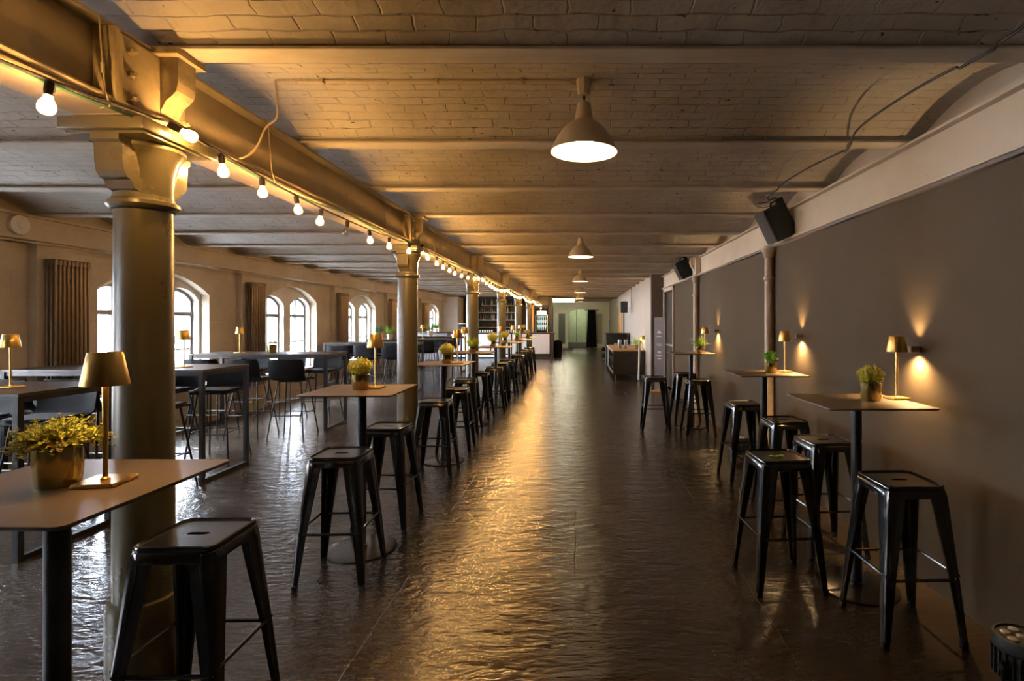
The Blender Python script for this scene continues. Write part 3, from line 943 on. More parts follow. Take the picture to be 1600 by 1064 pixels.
stools = [
 (-1.47, 2.075, 1, 'large black metal stool in front left, nearest the camera'),
 (-1.475, 3.34, 2, 'black metal stool on the camera side of the second bar table, left row'),
 (-1.49, 4.20, -2, 'black metal stool just behind the second bar table, left row'),
 (-1.49, 5.58, 1, 'black metal stool on the camera side of the third bar table, left row'),
 (-1.50, 6.55, 3, 'black metal stool just behind the third bar table, left row'),
 (-1.60, 7.60, 2, 'black metal stool on the camera side of the fourth left bar table'),
 (-1.60, 8.62, -3, 'black metal stool just behind the fourth left bar table'),
 (-1.50, 9.50, 2, 'black metal stool on the camera side of the fifth left bar table'),
 (-1.56, 10.5, 4, 'black metal stool just behind the fifth left bar table'),
 (-1.53, 11.45, -2, 'black metal stool on the camera side of the sixth left bar table'),
 (-1.46, 12.70, 2, 'black metal stool just behind the sixth left bar table'),
 (-1.54, 13.22, 0, 'black metal stool on the camera side of the seventh left bar table'),
 (-1.56, 14.42, 3, 'black metal stool just behind the seventh left bar table'),
 (-1.54, 15.40, -2, 'black metal stool on the camera side of the farthest left bar table'),
 (-1.54, 16.6, 1, 'farthest black metal stool of the left row, behind the last bar table'),
 (1.655, 2.78, 2, 'large black metal stool at far right, nearest the grey wall and camera'),
 (1.205, 3.27, 4, 'black metal stool with a green leaf on its seat, aisle side of the right table'),
 (1.69, 3.72, 5, 'black metal stool behind the near right table post, by the grey wall'),
 (1.705, 4.48, 3, 'black metal stool on the camera side of the second right table'),
 (1.645, 5.38, 4, 'black metal stool with a floor spotlight behind it, beyond the second right table'),
 (1.11, 7.86, -3, 'lone black metal stool on the aisle side of the farthest right table'),
 (1.65, 7.48, 2, 'black metal stool on the camera side of the farthest right table'),
 (1.66, 8.46, 3, 'black metal stool behind the farthest right table, near the doorway'),
]
for x, y, a, lb in stools: stp.put((x, y, 0), R(a), lb)
# leaf on a stool seat
bm = nb()
for (lx, ly, la, ls) in ((0, 0, 0.3, 1), (0.03, 0.015, 1.6, 0.8), (-0.03, 0.0, 2.8, 0.8)):
    vs = []
    for u, v, w in ((-.03, 0, 0.002), (-.015, .012, 0.004), (.01, .014, 0.006), (.032, 0, 0.003), (.01, -.014, 0.006), (-.015, -.012, 0.004)):
        vs.append((lx + ls * (u * math.cos(la) - v * math.sin(la)), ly + ls * (u * math.sin(la) + v * math.cos(la)), w))
    A = [bm.verts.new(p) for p in vs]; B = [bm.verts.new((p[0], p[1], p[2] + 0.0012)) for p in vs]
    bm.faces.new(A[::-1]); bm.faces.new(B)
    for i in range(6): bm.faces.new((A[i], A[(i + 1) % 6], B[(i + 1) % 6], B[i]))
o = tag(obj('leaf_sprig', bm, 'leaf_g', None), 'small green leaf sprig lying on a black stool seat', 'leaf')
o.location = (1.20, 3.25, 0.751)

# ------------------------------------------------------------------ square bar tables
def make_bartable():
    t = thing('bar_table', 'x', 'table', (0, 0, 0), 0, 'square brown topped bar tables')
    b_ = nb(); prism(b_, rrect(0.605, 0.605, 0.02), 'z', 1.0945, 1.10)
    tp = obj('tabletop', b_, 'tabletop', t)
    b_ = nb()
    loft(b_, [[(u, v, z) for u, v in rrect(w, w, 0.02)] for w, z in ((0.603, 1.0944), (0.603, 1.0925), (0.592, 1.088))])
    obj('top_edge', b_, 'edge', tp, smooth=False)
    b_ = nb(); box(b_, -0.16, 0.16, -0.16, 0.16, 1.078, 1.088, 0.002)
    obj('mounting_plate', b_, 'black', t)
    b_ = nb(); lathe(b_, [(0.03, 0.012), (0.03, 1.08)], 24)
    obj('post', b_, 'black', t)
    b_ = nb(); lathe(b_, [(0.228, 0.0), (0.23, 0.003), (0.229, 0.009), (0.222, 0.011), (0.035, 0.012), (0.034, 0.03), (0.03, 0.032)], 48)
    obj('base', b_, 'stool_seat', t)
    return t
btp = Proto(make_bartable())
tables = [
 (-1.485, 1.53, 0, 'brown topped bar table in the left foreground, cut by the frame'),
 (-1.50, 3.71, 1, 'brown topped bar table in front of the second iron column'),
 (-1.53, 6.05, -2, 'brown topped bar table, third in the left row'),
 (-1.62, 8.20, 0, 'brown topped bar table with a leafy lime plant, fourth in the left row'),
 (-1.55, 9.97, 0, 'brown topped bar table, fifth in the left row'),
 (-1.58, 12.1, 1, 'brown topped bar table, sixth in the left row'),
 (-1.53, 13.8, 0, 'brown topped bar table, seventh in the left row'),
 (-1.54, 16.0, 0, 'brown topped bar table, farthest in the left row'),
 (1.645, 3.19, 0, 'nearest brown topped bar table by the grey right wall'),
 (1.69, 4.92, 0, 'middle brown topped bar table by the grey right wall'),
 (1.67, 8.03, 0, 'farthest brown topped bar table by the grey right wall'),
]
for x, y, a, lb in tables: btp.put((x, y, 0), R(a), lb)

# ------------------------------------------------------------------ brass table lamps
def make_lamp():
    t = thing('table_lamp', 'x', 'table lamp', (0, 0, 0), 0, 'brass cordless table lamps')
    b_ = nb(); loft(b_, [[(u, v, z) for u, v in rrect(w, w, 0.006, 2)] for w, z in ((0.108, 0.0), (0.112, 0.003), (0.112, 0.010), (0.109, 0.0125))])
    obj('base', b_, 'brass', t)
    b_ = nb(); lathe(b_, [(0.012, 0.0125), (0.0115, 0.016), (0.007, 0.020), (0.0062, 0.03), (0.0068, 0.20), (0.009, 0.315)], 14)
    obj('pole', b_, 'brass', t)
    b_ = nb(); lathe(b_, [(0.0568, 0.285), (0.0575, 0.287), (0.0415, 0.376), (0.0395, 0.380), (0.036, 0.379), (0.0385, 0.374), (0.0552, 0.2855)], 32, cap0=False, cap1=False)
    # close shade thickness
    obj('lamp_shade', b_, 'brass', t)
    b_ = nb(); lathe(b_, [(0.0378, 0.3715), (0.0378, 0.374)], 24)
    obj('top_disc', b_, 'enamel_in', t)
    b_ = nb(); lathe(b_, [(0.030, 0.345), (0.032, 0.350), (0.026, 0.362)], 12)
    obj('diffuser', b_, 'tglow', t)
    return t
lmp = Proto(make_lamp())
ZT = 1.1
lamps = [
 (-1.375, 1.56, ZT, 8, 'large brass table lamp in the left foreground beside the trailing plant'),
 (-1.435, 3.79, ZT, 0, 'brass lamp on the second bar table, in front of the iron column'),
 (-1.36, 6.0, ZT, 0, 'brass lamp on the third bar table of the left row'),
 (-1.76, 8.25, ZT, 0, 'brass lamp beside the leafy lime plant on the fourth left table'),
 (-1.45, 9.95, ZT, 0, 'brass lamp on the fifth bar table of the left row'),
 (-1.50, 12.2, ZT, 0, 'brass lamp on the sixth bar table of the left row'),
 (-1.53, 13.95, ZT, 0, 'brass lamp on the seventh bar table of the left row'),
 (-1.66, 16.1, ZT, 0, 'brass lamp on the farthest bar table of the left row'),
 (1.92, 3.25, ZT, 4, 'brass lamp on the nearest right hand bar table'),
 (1.905, 4.98, ZT, 0, 'brass lamp on the middle right hand bar table'),
 (1.87, 8.0, ZT, 0, 'brass lamp on the farthest right hand bar table'),
 (-4.02, 3.80, ZT, 0, 'brass lamp at the left picture edge on the nearest long table'),
 (-4.03, 5.48, ZT, 0, 'brass lamp in front of the first window on the second long table'),
 (-5.02, 7.95, ZT, 0, 'brass lamp against the plaster wall on the third long table'),
 (-4.22, 14.5, ZT, 0, 'small far brass lamp on a distant long table beside green plants'),
 (1.74, 14.75, 0.795, 0, 'brass lamp on the low wheeled counter by the corridor wall'),
]
for x, y, z, a, lb in lamps: lmp.put((x, y, z), R(a), lb)

# ------------------------------------------------------------------ potted plants
def leafq(bm, p, d, up, l, w):
    d = d.normalized(); s = d.cross(up)
    if s.length < 1e-3: s = Vector((1, 0, 0))
    s.normalize(); n_ = s.cross(d)
    a = bm.verts.new(p); b_ = bm.verts.new(p + d * l * .5 + s * w * .5 + n_ * w * .15)
    c = bm.verts.new(p + d * l); e = bm.verts.new(p + d * l * .5 - s * w * .5 + n_ * w * .15)
    bm.faces.new((a, b_, c)); bm.faces.new((a, c, e))

def rdir(rnd, up=0.0):
    a = rnd.uniform(0, 2 * PI); z = rnd.uniform(-1 + up, 1)
    q = math.sqrt(max(0, 1 - z * z))
    return Vector((q * math.cos(a), q * math.sin(a), z))

def potted(name, label, cat, loc, kind, seed, pot='gold', r=0.055, h=0.105, size=1.0, lean=(0, 0), group=None):
    rnd = random.Random(seed)
    t = thing(name, label, cat, loc, 0, group)
    b_ = nb()
    if pot == 'gold':
        pr = [(r * 0.86, 0), (r * 0.90, 0.004), (r * 0.90, 0.010), (r * 0.93, 0.016), (r * 1.0, h * 0.6), (r * 1.03, h), (r * 0.98, h), (r * 0.95, h - 0.004), (r * 0.90, 0.03)]
    else:
        pr = [(r * 0.7, 0), (r * 0.75, 0.004), (r, h), (r * 0.93, h), (r * 0.9, h - 0.01), (r * 0.8, 0.03)]
    lathe(b_, pr, 28, cap1=False)
    obj('pot', b_, 'pot' if pot == 'gold' else ('white_pot' if pot == 'white' else 'black'), t)
    b_ = nb(); lathe(b_, [(0.001, h * 0.80), (r * 0.92, h * 0.80)], 16, cap0=False, cap1=False)
    lathe(b_, [(r * 0.92, h * 0.80), (r * 0.88, h * 0.5)], 16, cap0=False)
    obj('soil', b_, 'soil', t)
    fl = nb(); st = nb(); ex = nb(); has_ex = False
    base = Vector((0, 0, h * 0.82))
    if kind == 'puff':       # upright stems with small pale buds
        for i in range(190):
            a = rnd.uniform(0, 2 * PI); q = math.sqrt(rnd.random())
            rr = 0.062 * size * q
            ztop = h + (0.105 - 0.045 * q * q) * size * rnd.uniform(0.8, 1.08)
            p1 = Vector((rr * 1.25 * math.cos(a), rr * 1.25 * math.sin(a), ztop))
            p0 = Vector((rr * 0.55 * math.cos(a), rr * 0.55 * math.sin(a), h * 0.8))
            pm = (p0 + p1) / 2 + Vector((rnd.uniform(-.004, .004), rnd.uniform(-.004, .004), 0))
            tube(st, [p0, pm, p1], 0.0009, 3, cap=False)
            for j in range(10):
                tt = rnd.uniform(0.35, 1.0)
                p = p0.lerp(p1, tt)
                leafq(fl, p, rdir(rnd, 0.5), Vector((0, 0, 1)), rnd.uniform(.012, .021), .009)
            if rnd.random() < 0.6:
                has_ex = True
                s = nb(); bmesh.ops.create_icosphere(s, subdivisions=1, radius=rnd.uniform(.0035, .0055))
                addm(ex, s, Matrix.Translation(p1))
        fm, em = 'leaf_y', 'leaf_p'
    elif kind == 'trail':    # small leaved bushy plant spilling over the rim
        for i in range(330):
            a = rnd.uniform(0, 2 * PI)
            ln = rnd.uniform(0.035, 0.08) * size
            if i % 3 == 0: ln *= 1.15
            out = rnd.uniform(0.2, 1.0)
            p = Vector((0.035 * out * math.cos(a), 0.035 * out * math.sin(a), h * 0.85))
            d = Vector((math.cos(a) * out * 1.3 + lean[0], math.sin(a) * out + lean[1], rnd.uniform(0.5, 1.0)))
            pts = [p]
            for s_ in range(6):
                d = d.normalized(); p = p + d * ln / 4.2
                d.z -= 0.30 * out + rnd.uniform(-.25, .15); d.x += rnd.uniform(-.25, .25); d.y += rnd.uniform(-.25, .25)
                rr_ = math.hypot(p.x, p.y)
                if rr_ < r * 1.15 and p.z < h: p.z = h + 0.004
                if p.z < 0.008: p.z = 0.008
                pts.append(p.copy())
            tube(st, pts, 0.0011, 3, cap=False)
            for q in pts[1:]:
                tgt = ex if (rnd.random() < 0.22 and q.z < h + 0.03) else fl
                if tgt is ex: has_ex = True
                for j in range(4):
                    leafq(tgt, q, rdir(rnd, 0.6), Vector((0, 0, 1)), rnd.uniform(.007, .012), .008)
        fm, em = 'leaf_t', 'rust_leaf'
    elif kind == 'basil':
        for i in range(34):
            a = rnd.uniform(0, 2 * PI); q = math.sqrt(rnd.random())
            p1 = Vector((0.06 * q * math.cos(a), 0.06 * q * math.sin(a), h + rnd.uniform(.02, .10) * size * (1.1 - .4 * q)))
            p0 = Vector((0.02 * q * math.cos(a), 0.02 * q * math.sin(a), h * .8))
            tube(st, [p0, p1], 0.0014, 3, cap=False)
            for j in range(9):
                d = rdir(rnd, 0.9)
                leafq(fl, p1 + rdir(rnd) * 0.008, d, Vector((0, 0, 1)), rnd.uniform(.020, .032) * size, .019 * size)
        fm, em = ('leaf_g', None)
    else:                    # fern fronds
        nfr = 60
        for i in range(nfr):
            a = rnd.uniform(0, 2 * PI); out = rnd.uniform(0.15, 1.0)
            ln = rnd.uniform(0.10, 0.17) * size
            p = Vector((0.02 * math.cos(a), 0.02 * math.sin(a), h * .82))
            d = Vector((math.cos(a) * out * 0.8, math.sin(a) * out * 0.8, 1.0))
            pts = [p]
            for s_ in range(7):
                d = d.normalized(); p = p + d * ln / 7; d.z -= 0.16 * out + 0.03; pts.append(p.copy())
            tube(st, pts, 0.0012, 3, cap=False)
            for s_ in range(2, 8):
                q = pts[s_]; dd = (pts[s_] - pts[s_ - 1]).normalized()
                sd = dd.cross(Vector((0, 0, 1)))
                if sd.length < .05: sd = Vector((1, 0, 0))
                sd.normalize()
                for sg in (-1, 1):
                    for oo in (0, 0.5):
                        leafq(fl, q + dd * oo * ln / 7, sd * sg + dd * 0.7, Vector((0, 0, 1)), .026 * size * (1.15 - s_ / 9), .009 * size)
        fm, em = {'fern': ('leaf_l', None), 'fern_g': ('leaf_g', None), 'fern_d': ('leaf_d', None)}[kind]
    obj('stems', st, 'stem', t, fixn=False)
    obj('foliage', fl, fm, t, smooth=False, fixn=False)
    if has_ex: obj('flower_buds' if kind == 'puff' else 'reddish_leaves', ex, em, t, smooth=False)
    else: ex.free()
    return t
PG = 'gold potted plants'
potted('potted_plant', 'trailing small leaved plant in a gold pot in the left foreground', 'potted plant', (-1.492, 1.54, ZT), 'trail', 1, r=0.056, h=0.115, size=0.80, lean=(-0.25, 0))
potted('potted_plant', 'yellow budded plant in a gold pot on the second bar table', 'potted plant', (-1.505, 3.70, ZT), 'puff', 2, r=0.058, h=0.105, size=1.05)
potted('potted_plant', 'yellow budded plant in a gold pot on the third bar table', 'potted plant', (-1.47, 5.98, ZT), 'puff', 3, r=0.058, h=0.105, size=1.1)
potted('potted_plant', 'bushy lime fern in a gold pot on the fourth left table', 'potted plant', (-1.62, 8.15, ZT), 'fern', 4, r=0.055, h=0.09, size=1.05)
potted('potted_plant', 'wide pale yellow plant in a gold pot on the fifth left table', 'potted plant', (-1.60, 9.95, ZT), 'puff', 5, size=1.45)
potted('potted_plant', 'yellow plant in a gold pot on the sixth left table', 'potted plant', (-1.67, 12.05, ZT), 'puff', 6, size=1.4)
potted('potted_plant', 'small green and yellow plant on the seventh left table', 'potted plant', (-1.60, 13.7, ZT), 'fern', 7, size=0.85)
potted('potted_plant', 'yellow green plant in a gold pot on the farthest left table', 'potted plant', (-1.54, 15.95, ZT), 'puff', 8, size=1.2)
potted('potted_plant', 'pale pink budded plant in a gold pot on the nearest right table', 'potted plant', (1.735, 3.20, ZT), 'puff', 9, r=0.059, h=0.105, size=0.95)
potted('potted_plant', 'round leaved green herb in a gold pot on the middle right table', 'potted plant', (1.755, 4.93, ZT), 'basil', 10, r=0.056, h=0.09, size=1.0)
potted('potted_plant', 'bright lime fern in a gold pot on the farthest right table', 'potted plant', (1.775, 7.95, ZT), 'fern', 11, r=0.055, h=0.09, size=1.05)
potted('potted_plant', 'sparse herb in a gold pot on the third long table by the window', 'potted plant', (-4.60, 8.05, ZT), 'basil', 12, r=0.062, h=0.12, size=0.6)
potted('potted_plant', 'dark leafy plant behind the lamp of the second bar table', 'potted plant', (-5.38, 14.4, ZT), 'fern_d', 13, pot='black', r=0.08, h=0.14, size=1.7)
potted('potted_plant', 'bright green bushy plant in a white pot left of the second iron column', 'potted plant', (-5.0, 14.2, ZT), 'fern_g', 14, pot='white', r=0.08, h=0.13, size=1.6)
potted('potted_plant', 'green fern in a white pot on the distant long table, right of a lamp', 'potted plant', (-4.65, 16.8, ZT), 'fern_g', 15, pot='white', r=0.09, h=0.17, size=1.7)
potted('potted_plant', 'light green fern in front of the last arched window', 'potted plant', (-4.95, 18.6, 1.20), 'fern_g', 16, pot='white', r=0.07, h=0.11, size=1.6)
potted('potted_plant', 'green fern on the wheeled low counter beside a brass lamp', 'potted plant', (1.62, 14.95, 0.795), 'fern', 17, r=0.07, h=0.11, size=1.5)

# ------------------------------------------------------------------ long high tables and shell chairs
def long_table(x0, x1, y0, y1, lab, rz=0):
    t = thing('long_table', lab, 'table', ((x0 + x1) / 2, (y0 + y1) / 2, 0), R(rz), 'long dark high tables')
    w = (x1 - x0) / 2; d = (y1 - y0) / 2
    b_ = nb(); box(b_, -w, w, -d, d, 1.078, 1.10, 0.002)
    obj('tabletop', b_, 'dark_top', t, smooth=False)
    b_ = nb()
    for s in (-1, 1): box(b_, -w + 0.04, w - 0.04, s * (d - 0.03) - 0.015, s * (d - 0.03) + 0.015, 1.04, 1.078)
    obj('apron', b_, 'black', t, smooth=False)
    for s in (-1, 1):
        b_ = nb()
        xx = s * (w - 0.025)
        for q in (-1, 1): box(b_, xx - 0.02, xx + 0.02, q * (d - 0.022) - 0.02, q * (d - 0.022) + 0.02, 0, 1.078, 0.002)
        box(b_, xx - 0.0195, xx + 0.0195, -d + 0.01, d - 0.01, 0.001, 0.038, 0.002)
        box(b_, xx - 0.0195, xx + 0.0195, -d + 0.01, d - 0.01, 1.04, 1.077, 0.002)
        obj('leg_frame', b_, 'black', t, smooth=False)
    return t
LT = [(-5.60, -3.63, 3.48, 4.20), (-5.60, -3.63, 5.19, 5.92), (-5.58, -3.61, 7.68, 8.38), (-5.60, -3.60, 11.75, 12.45), (-5.6, -3.46, 14.1, 14.8), (-5.6, -3.6, 16.5, 17.2)]
ltn = ['nearest long dark high table, entering from the left picture edge', 'second long dark high table, its frame beside the nearest iron column',
       'third long dark high table with a brass lamp and gold pot', 'fourth long dark high table, behind the second bar table lamp',
       'fifth long dark high table, far back with a small brass lamp', 'farthest long dark high table, before the bar']
for q, lb in zip(LT, ltn): long_table(*q, lb)

def make_chair():
    t = thing('bar_chair', 'x', 'chair', (0, 0, 0), 0, 'black shell bar chairs at the long tables')
    # faces +y ; profile of shell (y, z, half width, forward curl of the sides)
    prof = [(0.215, 0.762, 0.19, 0.0), (0.20, 0.778, 0.205, 0.0), (0.12, 0.782, 0.22, 0.004), (0.0, 0.776, 0.228, 0.008), (-0.10, 0.776, 0.232, 0.012), (-0.165, 0.79, 0.234, 0.018),
            (-0.20, 0.825, 0.235, 0.028), (-0.215, 0.875, 0.235, 0.035), (-0.226, 0.94, 0.234, 0.036), (-0.238, 1.01, 0.230, 0.034), (-0.243, 1.045, 0.22, 0.03), (-0.245, 1.06, 0.205, 0.028)]
    NW = 10
    def P(i, j, off):
        y, z, w, c = prof[i]
        u = -1 + 2 * j / NW
        if i == 0: dy, dz = prof[1][0] - y, prof[1][1] - z
        elif i == len(prof) - 1: dy, dz = y - prof[i - 1][0], z - prof[i - 1][1]
        else: dy, dz = prof[i + 1][0] - prof[i - 1][0], prof[i + 1][1] - prof[i - 1][1]
        l_ = math.hypot(dy, dz); ny, nz = dz / l_, -dy / l_      # towards the sitter
        k = c * u * u * u * u
        return (w * u, y + ny * (k + off), z + nz * (k + off))
    b_ = nb()
    F = [[b_.verts.new(P(i, j, 0)) for j in range(NW + 1)] for i in range(len(prof))]
    G = [[b_.verts.new(P(i, j, -0.014)) for j in range(NW + 1)] for i in range(len(prof))]
    ni = len(prof)
    for i in range(ni - 1):
        for j in range(NW):
            b_.faces.new((F[i][j], F[i][j + 1], F[i + 1][j + 1], F[i + 1][j]))
            b_.faces.new((G[i][j], G[i + 1][j], G[i + 1][j + 1], G[i][j + 1]))
        b_.faces.new((F[i][0], F[i + 1][0], G[i + 1][0], G[i][0])); b_.faces.new((F[i][NW], G[i][NW], G[i + 1][NW], F[i + 1][NW]))
    for j in range(NW):
        b_.faces.new((F[0][j], G[0][j], G[0][j + 1], F[0][j + 1])); b_.faces.new((F[-1][j], F[-1][j + 1], G[-1][j + 1], G[-1][j]))
    obj('seat_shell', b_, 'shell', t, ang=50)
    b_ = nb(); loft(b_, [[(u, v + 0.03, z) for u, v in rrect(w, w * 0.86, 0.04)] for w, z in ((0.37, 0.788), (0.385, 0.795), (0.37, 0.803))])
    obj('seat_pad', b_, 'pad', t)
    b_ = nb(); box(b_, -0.15, 0.15, -0.12, 0.14, 0.745, 0.766, 0.004)
    obj('mounting_frame', b_, 'black', t)
    for sx in (-1, 1):
        for sy in (-1, 1):
            b_ = nb(); tube(b_, [(sx * 0.15, sy * 0.12 + 0.01, 0.755), (sx * 0.235, sy * 0.235, 0.0)], 0.0095, 8)
            obj('leg', b_, 'black', t)
    f = 0.60
    q = 0.15 + (0.235 - 0.15) * f; q2 = 0.12 + 0.115 * f
    for a, c in (((-q, -q2), (-q, q2)), ((q, -q2), (q, q2)), ((-q, q2), (q, q2)), ((-q, -q2), (q, -q2))):
        b_ = nb(); z = 0.755 * (1 - f)
        z += 0.0 if a[0] != c[0] else 0.02
        tube(b_, [(a[0], a[1], z), (c[0], c[1], z)], 0.007, 6)
        obj('foot_rail', b_, 'black', t)
    return t
chp = Proto(make_chair())
onm = ['nearest', 'second', 'third', 'fourth', 'fifth', 'farthest']
pos = ['at the aisle end', 'in the middle', 'at the window end']
near = {1: 4.98, 2: 7.42, 3: 11.5, 4: 13.85, 5: 16.25}
rr = random.Random(3)
for ti, yv in near.items():
    for j, xv in enumerate((-3.93, -4.51, -5.09)):
        chp.put((xv, yv + rr.uniform(-.03, .03), 0), R(rr.uniform(-5, 5)),
                'black shell bar chair, camera side of %s long table, %s' % (onm[ti], pos[j]))
far_ = {0: 4.38, 1: 6.19, 2: 8.65, 3: 12.73, 4: 15.06, 5: 17.48}
for ti, yv in far_.items():
    for j, xv in enumerate((-4.15, -4.74, -5.33)):
        if ti == 0 and j == 2: continue
        xx = xv - (0.2 if ti == 0 else 0)
        chp.put((xx, yv + rr.uniform(-.03, .03), 0), PI + R(rr.uniform(-5, 5)),
                'black shell bar chair, far side of %s long table, %s' % (onm[ti], pos[j]))

# ------------------------------------------------------------------ pendants
def make_pendant():
    t = thing('pendant_lamp', 'x', 'pendant lamp', (0, 0, 0), 0, 'cream pendant lamps over the aisle')
    # origin at the rim centre
    b_ = nb(); lathe(b_, [(0.026, 0.30), (0.032, 0.305), (0.041, 0.375), (0.0415, 0.382), (0.036, 0.386)], 8)
    obj('canopy', b_, 'enamel', t)
    b_ = nb(); tube(b_, [(0, 0, 0.30), (0.002, 0, 0.285), (0, 0, 0.262)], 0.005, 8)
    lathe(b_, [(0.009, 0.285), (0.010, 0.292)], 10)
    obj('cord', b_, 'socket', t)
    b_ = nb(); lathe(b_, [(0.022, 0.265), (0.034, 0.258), (0.038, 0.245), (0.044, 0.20), (0.050, 0.168), (0.060, 0.160), (0.085, 0.145), (0.115, 0.115), (0.140, 0.078), (0.165, 0.030), (0.176, 0.002), (0.178, 0.0)], 48, cap0=True, cap1=False)
    sh = obj('lamp_shade', b_, 'enamel', t)
    b_ = nb(); lathe(b_, [(0.178, 0.0), (0.1745, 0.001), (0.163, 0.028), (0.138, 0.075), (0.113, 0.110), (0.083, 0.139), (0.045, 0.158)], 48, cap0=False, cap1=True)
    obj('shade_lining', b_, 'enamel_in', sh)
    b_ = nb(); lathe(b_, [(0.0005, 0.026), (0.03, 0.030), (0.052, 0.05), (0.056, 0.075), (0.045, 0.10), (0.025, 0.13), (0.02, 0.155)], 16)
    obj('bulb', b_, 'pbulb', t)
    return t
pdp = Proto(make_pendant())
pw = ['nearest large cream pendant lamp hanging over the aisle', 'second cream pendant lamp from the camera', 'third cream pendant lamp from the camera',
      'fourth cream pendant lamp from the camera', 'fifth cream pendant lamp, far down the aisle', 'farthest cream pendant lamp, near the passage']
for k, lb in enumerate(pw): pdp.put((0.025 if k == 0 else 0.02, 2.83 + 4.6 * k if k < 5 else 24.6, 2.458), 0, lb)

# conduit feeding the near pendant
bm = nb()
tube(bm, [(-1.60, 2.83, 2.835), (-1.0, 2.832, 2.837), (-0.1, 2.83, 2.837), (-0.03, 2.83, 2.832), (-0.012, 2.83, 2.835)], 0.006, 6)
tube(bm, smooth([(-1.60, 2.83, 2.833), (-1.585, 2.82, 2.72), (-1.575, 2.80, 2.63), (-1.62, 2.78, 2.57), (-1.645, 2.75, 2.47), (-1.68, 2.71, 2.40), (-1.725, 2.68, 2.38)]), 0.006, 6)
for xx in (-1.35, -0.75, -0.3): box(bm, xx - 0.008, xx + 0.008, 2.815, 2.845, 2.825, 2.846, 0.002)
tag(obj('pendant_cable', bm, 'cable_w'), 'cream cable clipped to the vault between the beam and the nearest pendant', 'cable')

# ------------------------------------------------------------------ string lights
def zs(y):
    # height of the cord: fixed at the columns, sagging between
    k = (y - CY[0]) / 3.45
    f = k - math.floor(k)
    return 2.405 - 0.105 * (4 * f * (1 - f)) ** 0.6
BX = -1.675
ls = thing('light_string', 'long string of warm glowing bulbs sagging along the beam above the columns', 'string lights', (0, 0, 0))
bm = nb()
pts = [(BX, y_, zs(y_)) for y_ in [0.6 + 0.115 * i for i in range(int((22.9 - 0.6) / 0.115))]]
pts += [(BX - 0.01, 22.95, 2.38), (BX - 0.01, 22.97, 2.0)]
tube(bm, pts, 0.0055, 6)
obj('cord', bm, 'cable_k', ls)
def make_bulb(lit):
    b_ = nb(); lathe(b_, [(0.010, 0.0), (0.0145, -0.004), (0.0145, -0.030), (0.0125, -0.040), (0.0125, -0.045)], 10)
    s = obj('socket', b_, 'socket', ls)
    b_ = nb(); lathe(b_, [(0.0105, -0.043), (0.0135, -0.055), (0.0215, -0.070), (0.0245, -0.083), (0.0230, -0.095), (0.0150, -0.105), (0.002, -0.108)], 12)
    kids = [obj('bulb', b_, 'bulb_lit_glass' if lit else 'bulb_glass', s)]
    b_ = nb(); lathe(b_, [(0.002, -0.062), (0.0095, -0.070), (0.0115, -0.082), (0.008, -0.091), (0.001, -0.093)], 6)
    kids.append(obj('filament', b_, 'bulb' if lit else 'chrome', s))
    return s, kids
S_l, B_l = make_bulb(True)
S_d, B_d = make_bulb(False)
ylist = [1.706, 2.20, 2.52, 2.84, 3.18, 3.50, 3.89, 4.30, 4.75, 5.29, 5.72, 5.95, 6.30, 6.60, 6.90, 7.27, 7.70, 8.15, 8.55, 8.95]
y = 9.35
while y < 22.9:
    ylist.append(y); y += 0.345
first = {True: True, False: True}
for i, y in enumerate(ylist):
    lit = i != 6
    p = (BX + random.uniform(-.006, .006), y, zs(y) - 0.004)
    rx, ry = R(random.uniform(-9, 9)), R(random.uniform(-9, 9))
    if i == 1: p = (BX + 0.03, 2.15, 2.362); rx, ry = R(40), R(-58)
    s0, b0 = (S_l, B_l) if lit else (S_d, B_d)
    if first[lit]:
        first[lit] = False; s_ = s0
    else:
        s_ = s0.copy(); COL.objects.link(s_); s_.parent = ls
        for k_ in b0:
            b_ = k_.copy(); COL.objects.link(b_); b_.parent = s_
    s_.location = p; s_.rotation_euler = (rx, ry, 0)
for z in (2.33, 2.20, 2.08):   # the end of the string hangs down
    s_ = S_l.copy(); COL.objects.link(s_); s_.parent = ls
    for k_ in B_l:
        b_ = k_.copy(); COL.objects.link(b_); b_.parent = s_
    s_.location = (BX + 0.005, 22.96, z); s_.rotation_euler = (0, R(-30), 0)
# conduits and cables along the beam
bm = nb()
tube(bm, [(-1.712, Y0, 2.385), (-1.712, 22.9, 2.385)], 0.011, 8)
tag(obj('conduit_pipe', bm, 'cable_w'), 'cream metal conduit running along the lower edge of the beam', 'pipe')
bm = nb()
pts = [(-1.697 + 0.006 * math.sin(y_ * 3), y_, 2.362 - 0.035 * abs(math.sin((y_ - 2.25) * PI / 1.72))) for y_ in [0.4 + 0.2 * i for i in range(112)]]
tube(bm, pts, 0.006, 6)
tag(obj('green_cable', bm, 'cable_g'), 'dark green cable hung loosely beneath the beam conduit', 'cable')
for k, (yy, lb) in enumerate([(1.93, 'thin wire hanger on the beam just before the nearest column'), (2.98, 'thin wire hanger on the beam just past the nearest column'),
                              (4.75, 'thin wire hanger on the beam before the second column'), (6.35, 'thin wire hanger on the beam past the second column'),
                              (9.75, 'thin wire hanger on the beam past the third column')]):
    bm = nb()
    tube(bm, [(-1.725, yy, 2.675), (-1.716, yy, 2.55), (-1.706, yy + 0.004, 2.40), (-1.69, yy + 0.006, 2.345), (-1.72, yy, 2.335)], 0.003, 5)
    tube(bm, [(-1.712, yy, 2.50), (-1.711, yy, 2.46)], 0.006, 6)
    tag(obj('wire_hanger', bm, 'cable_w'), lb, 'wire', 'wire hangers on the beam')

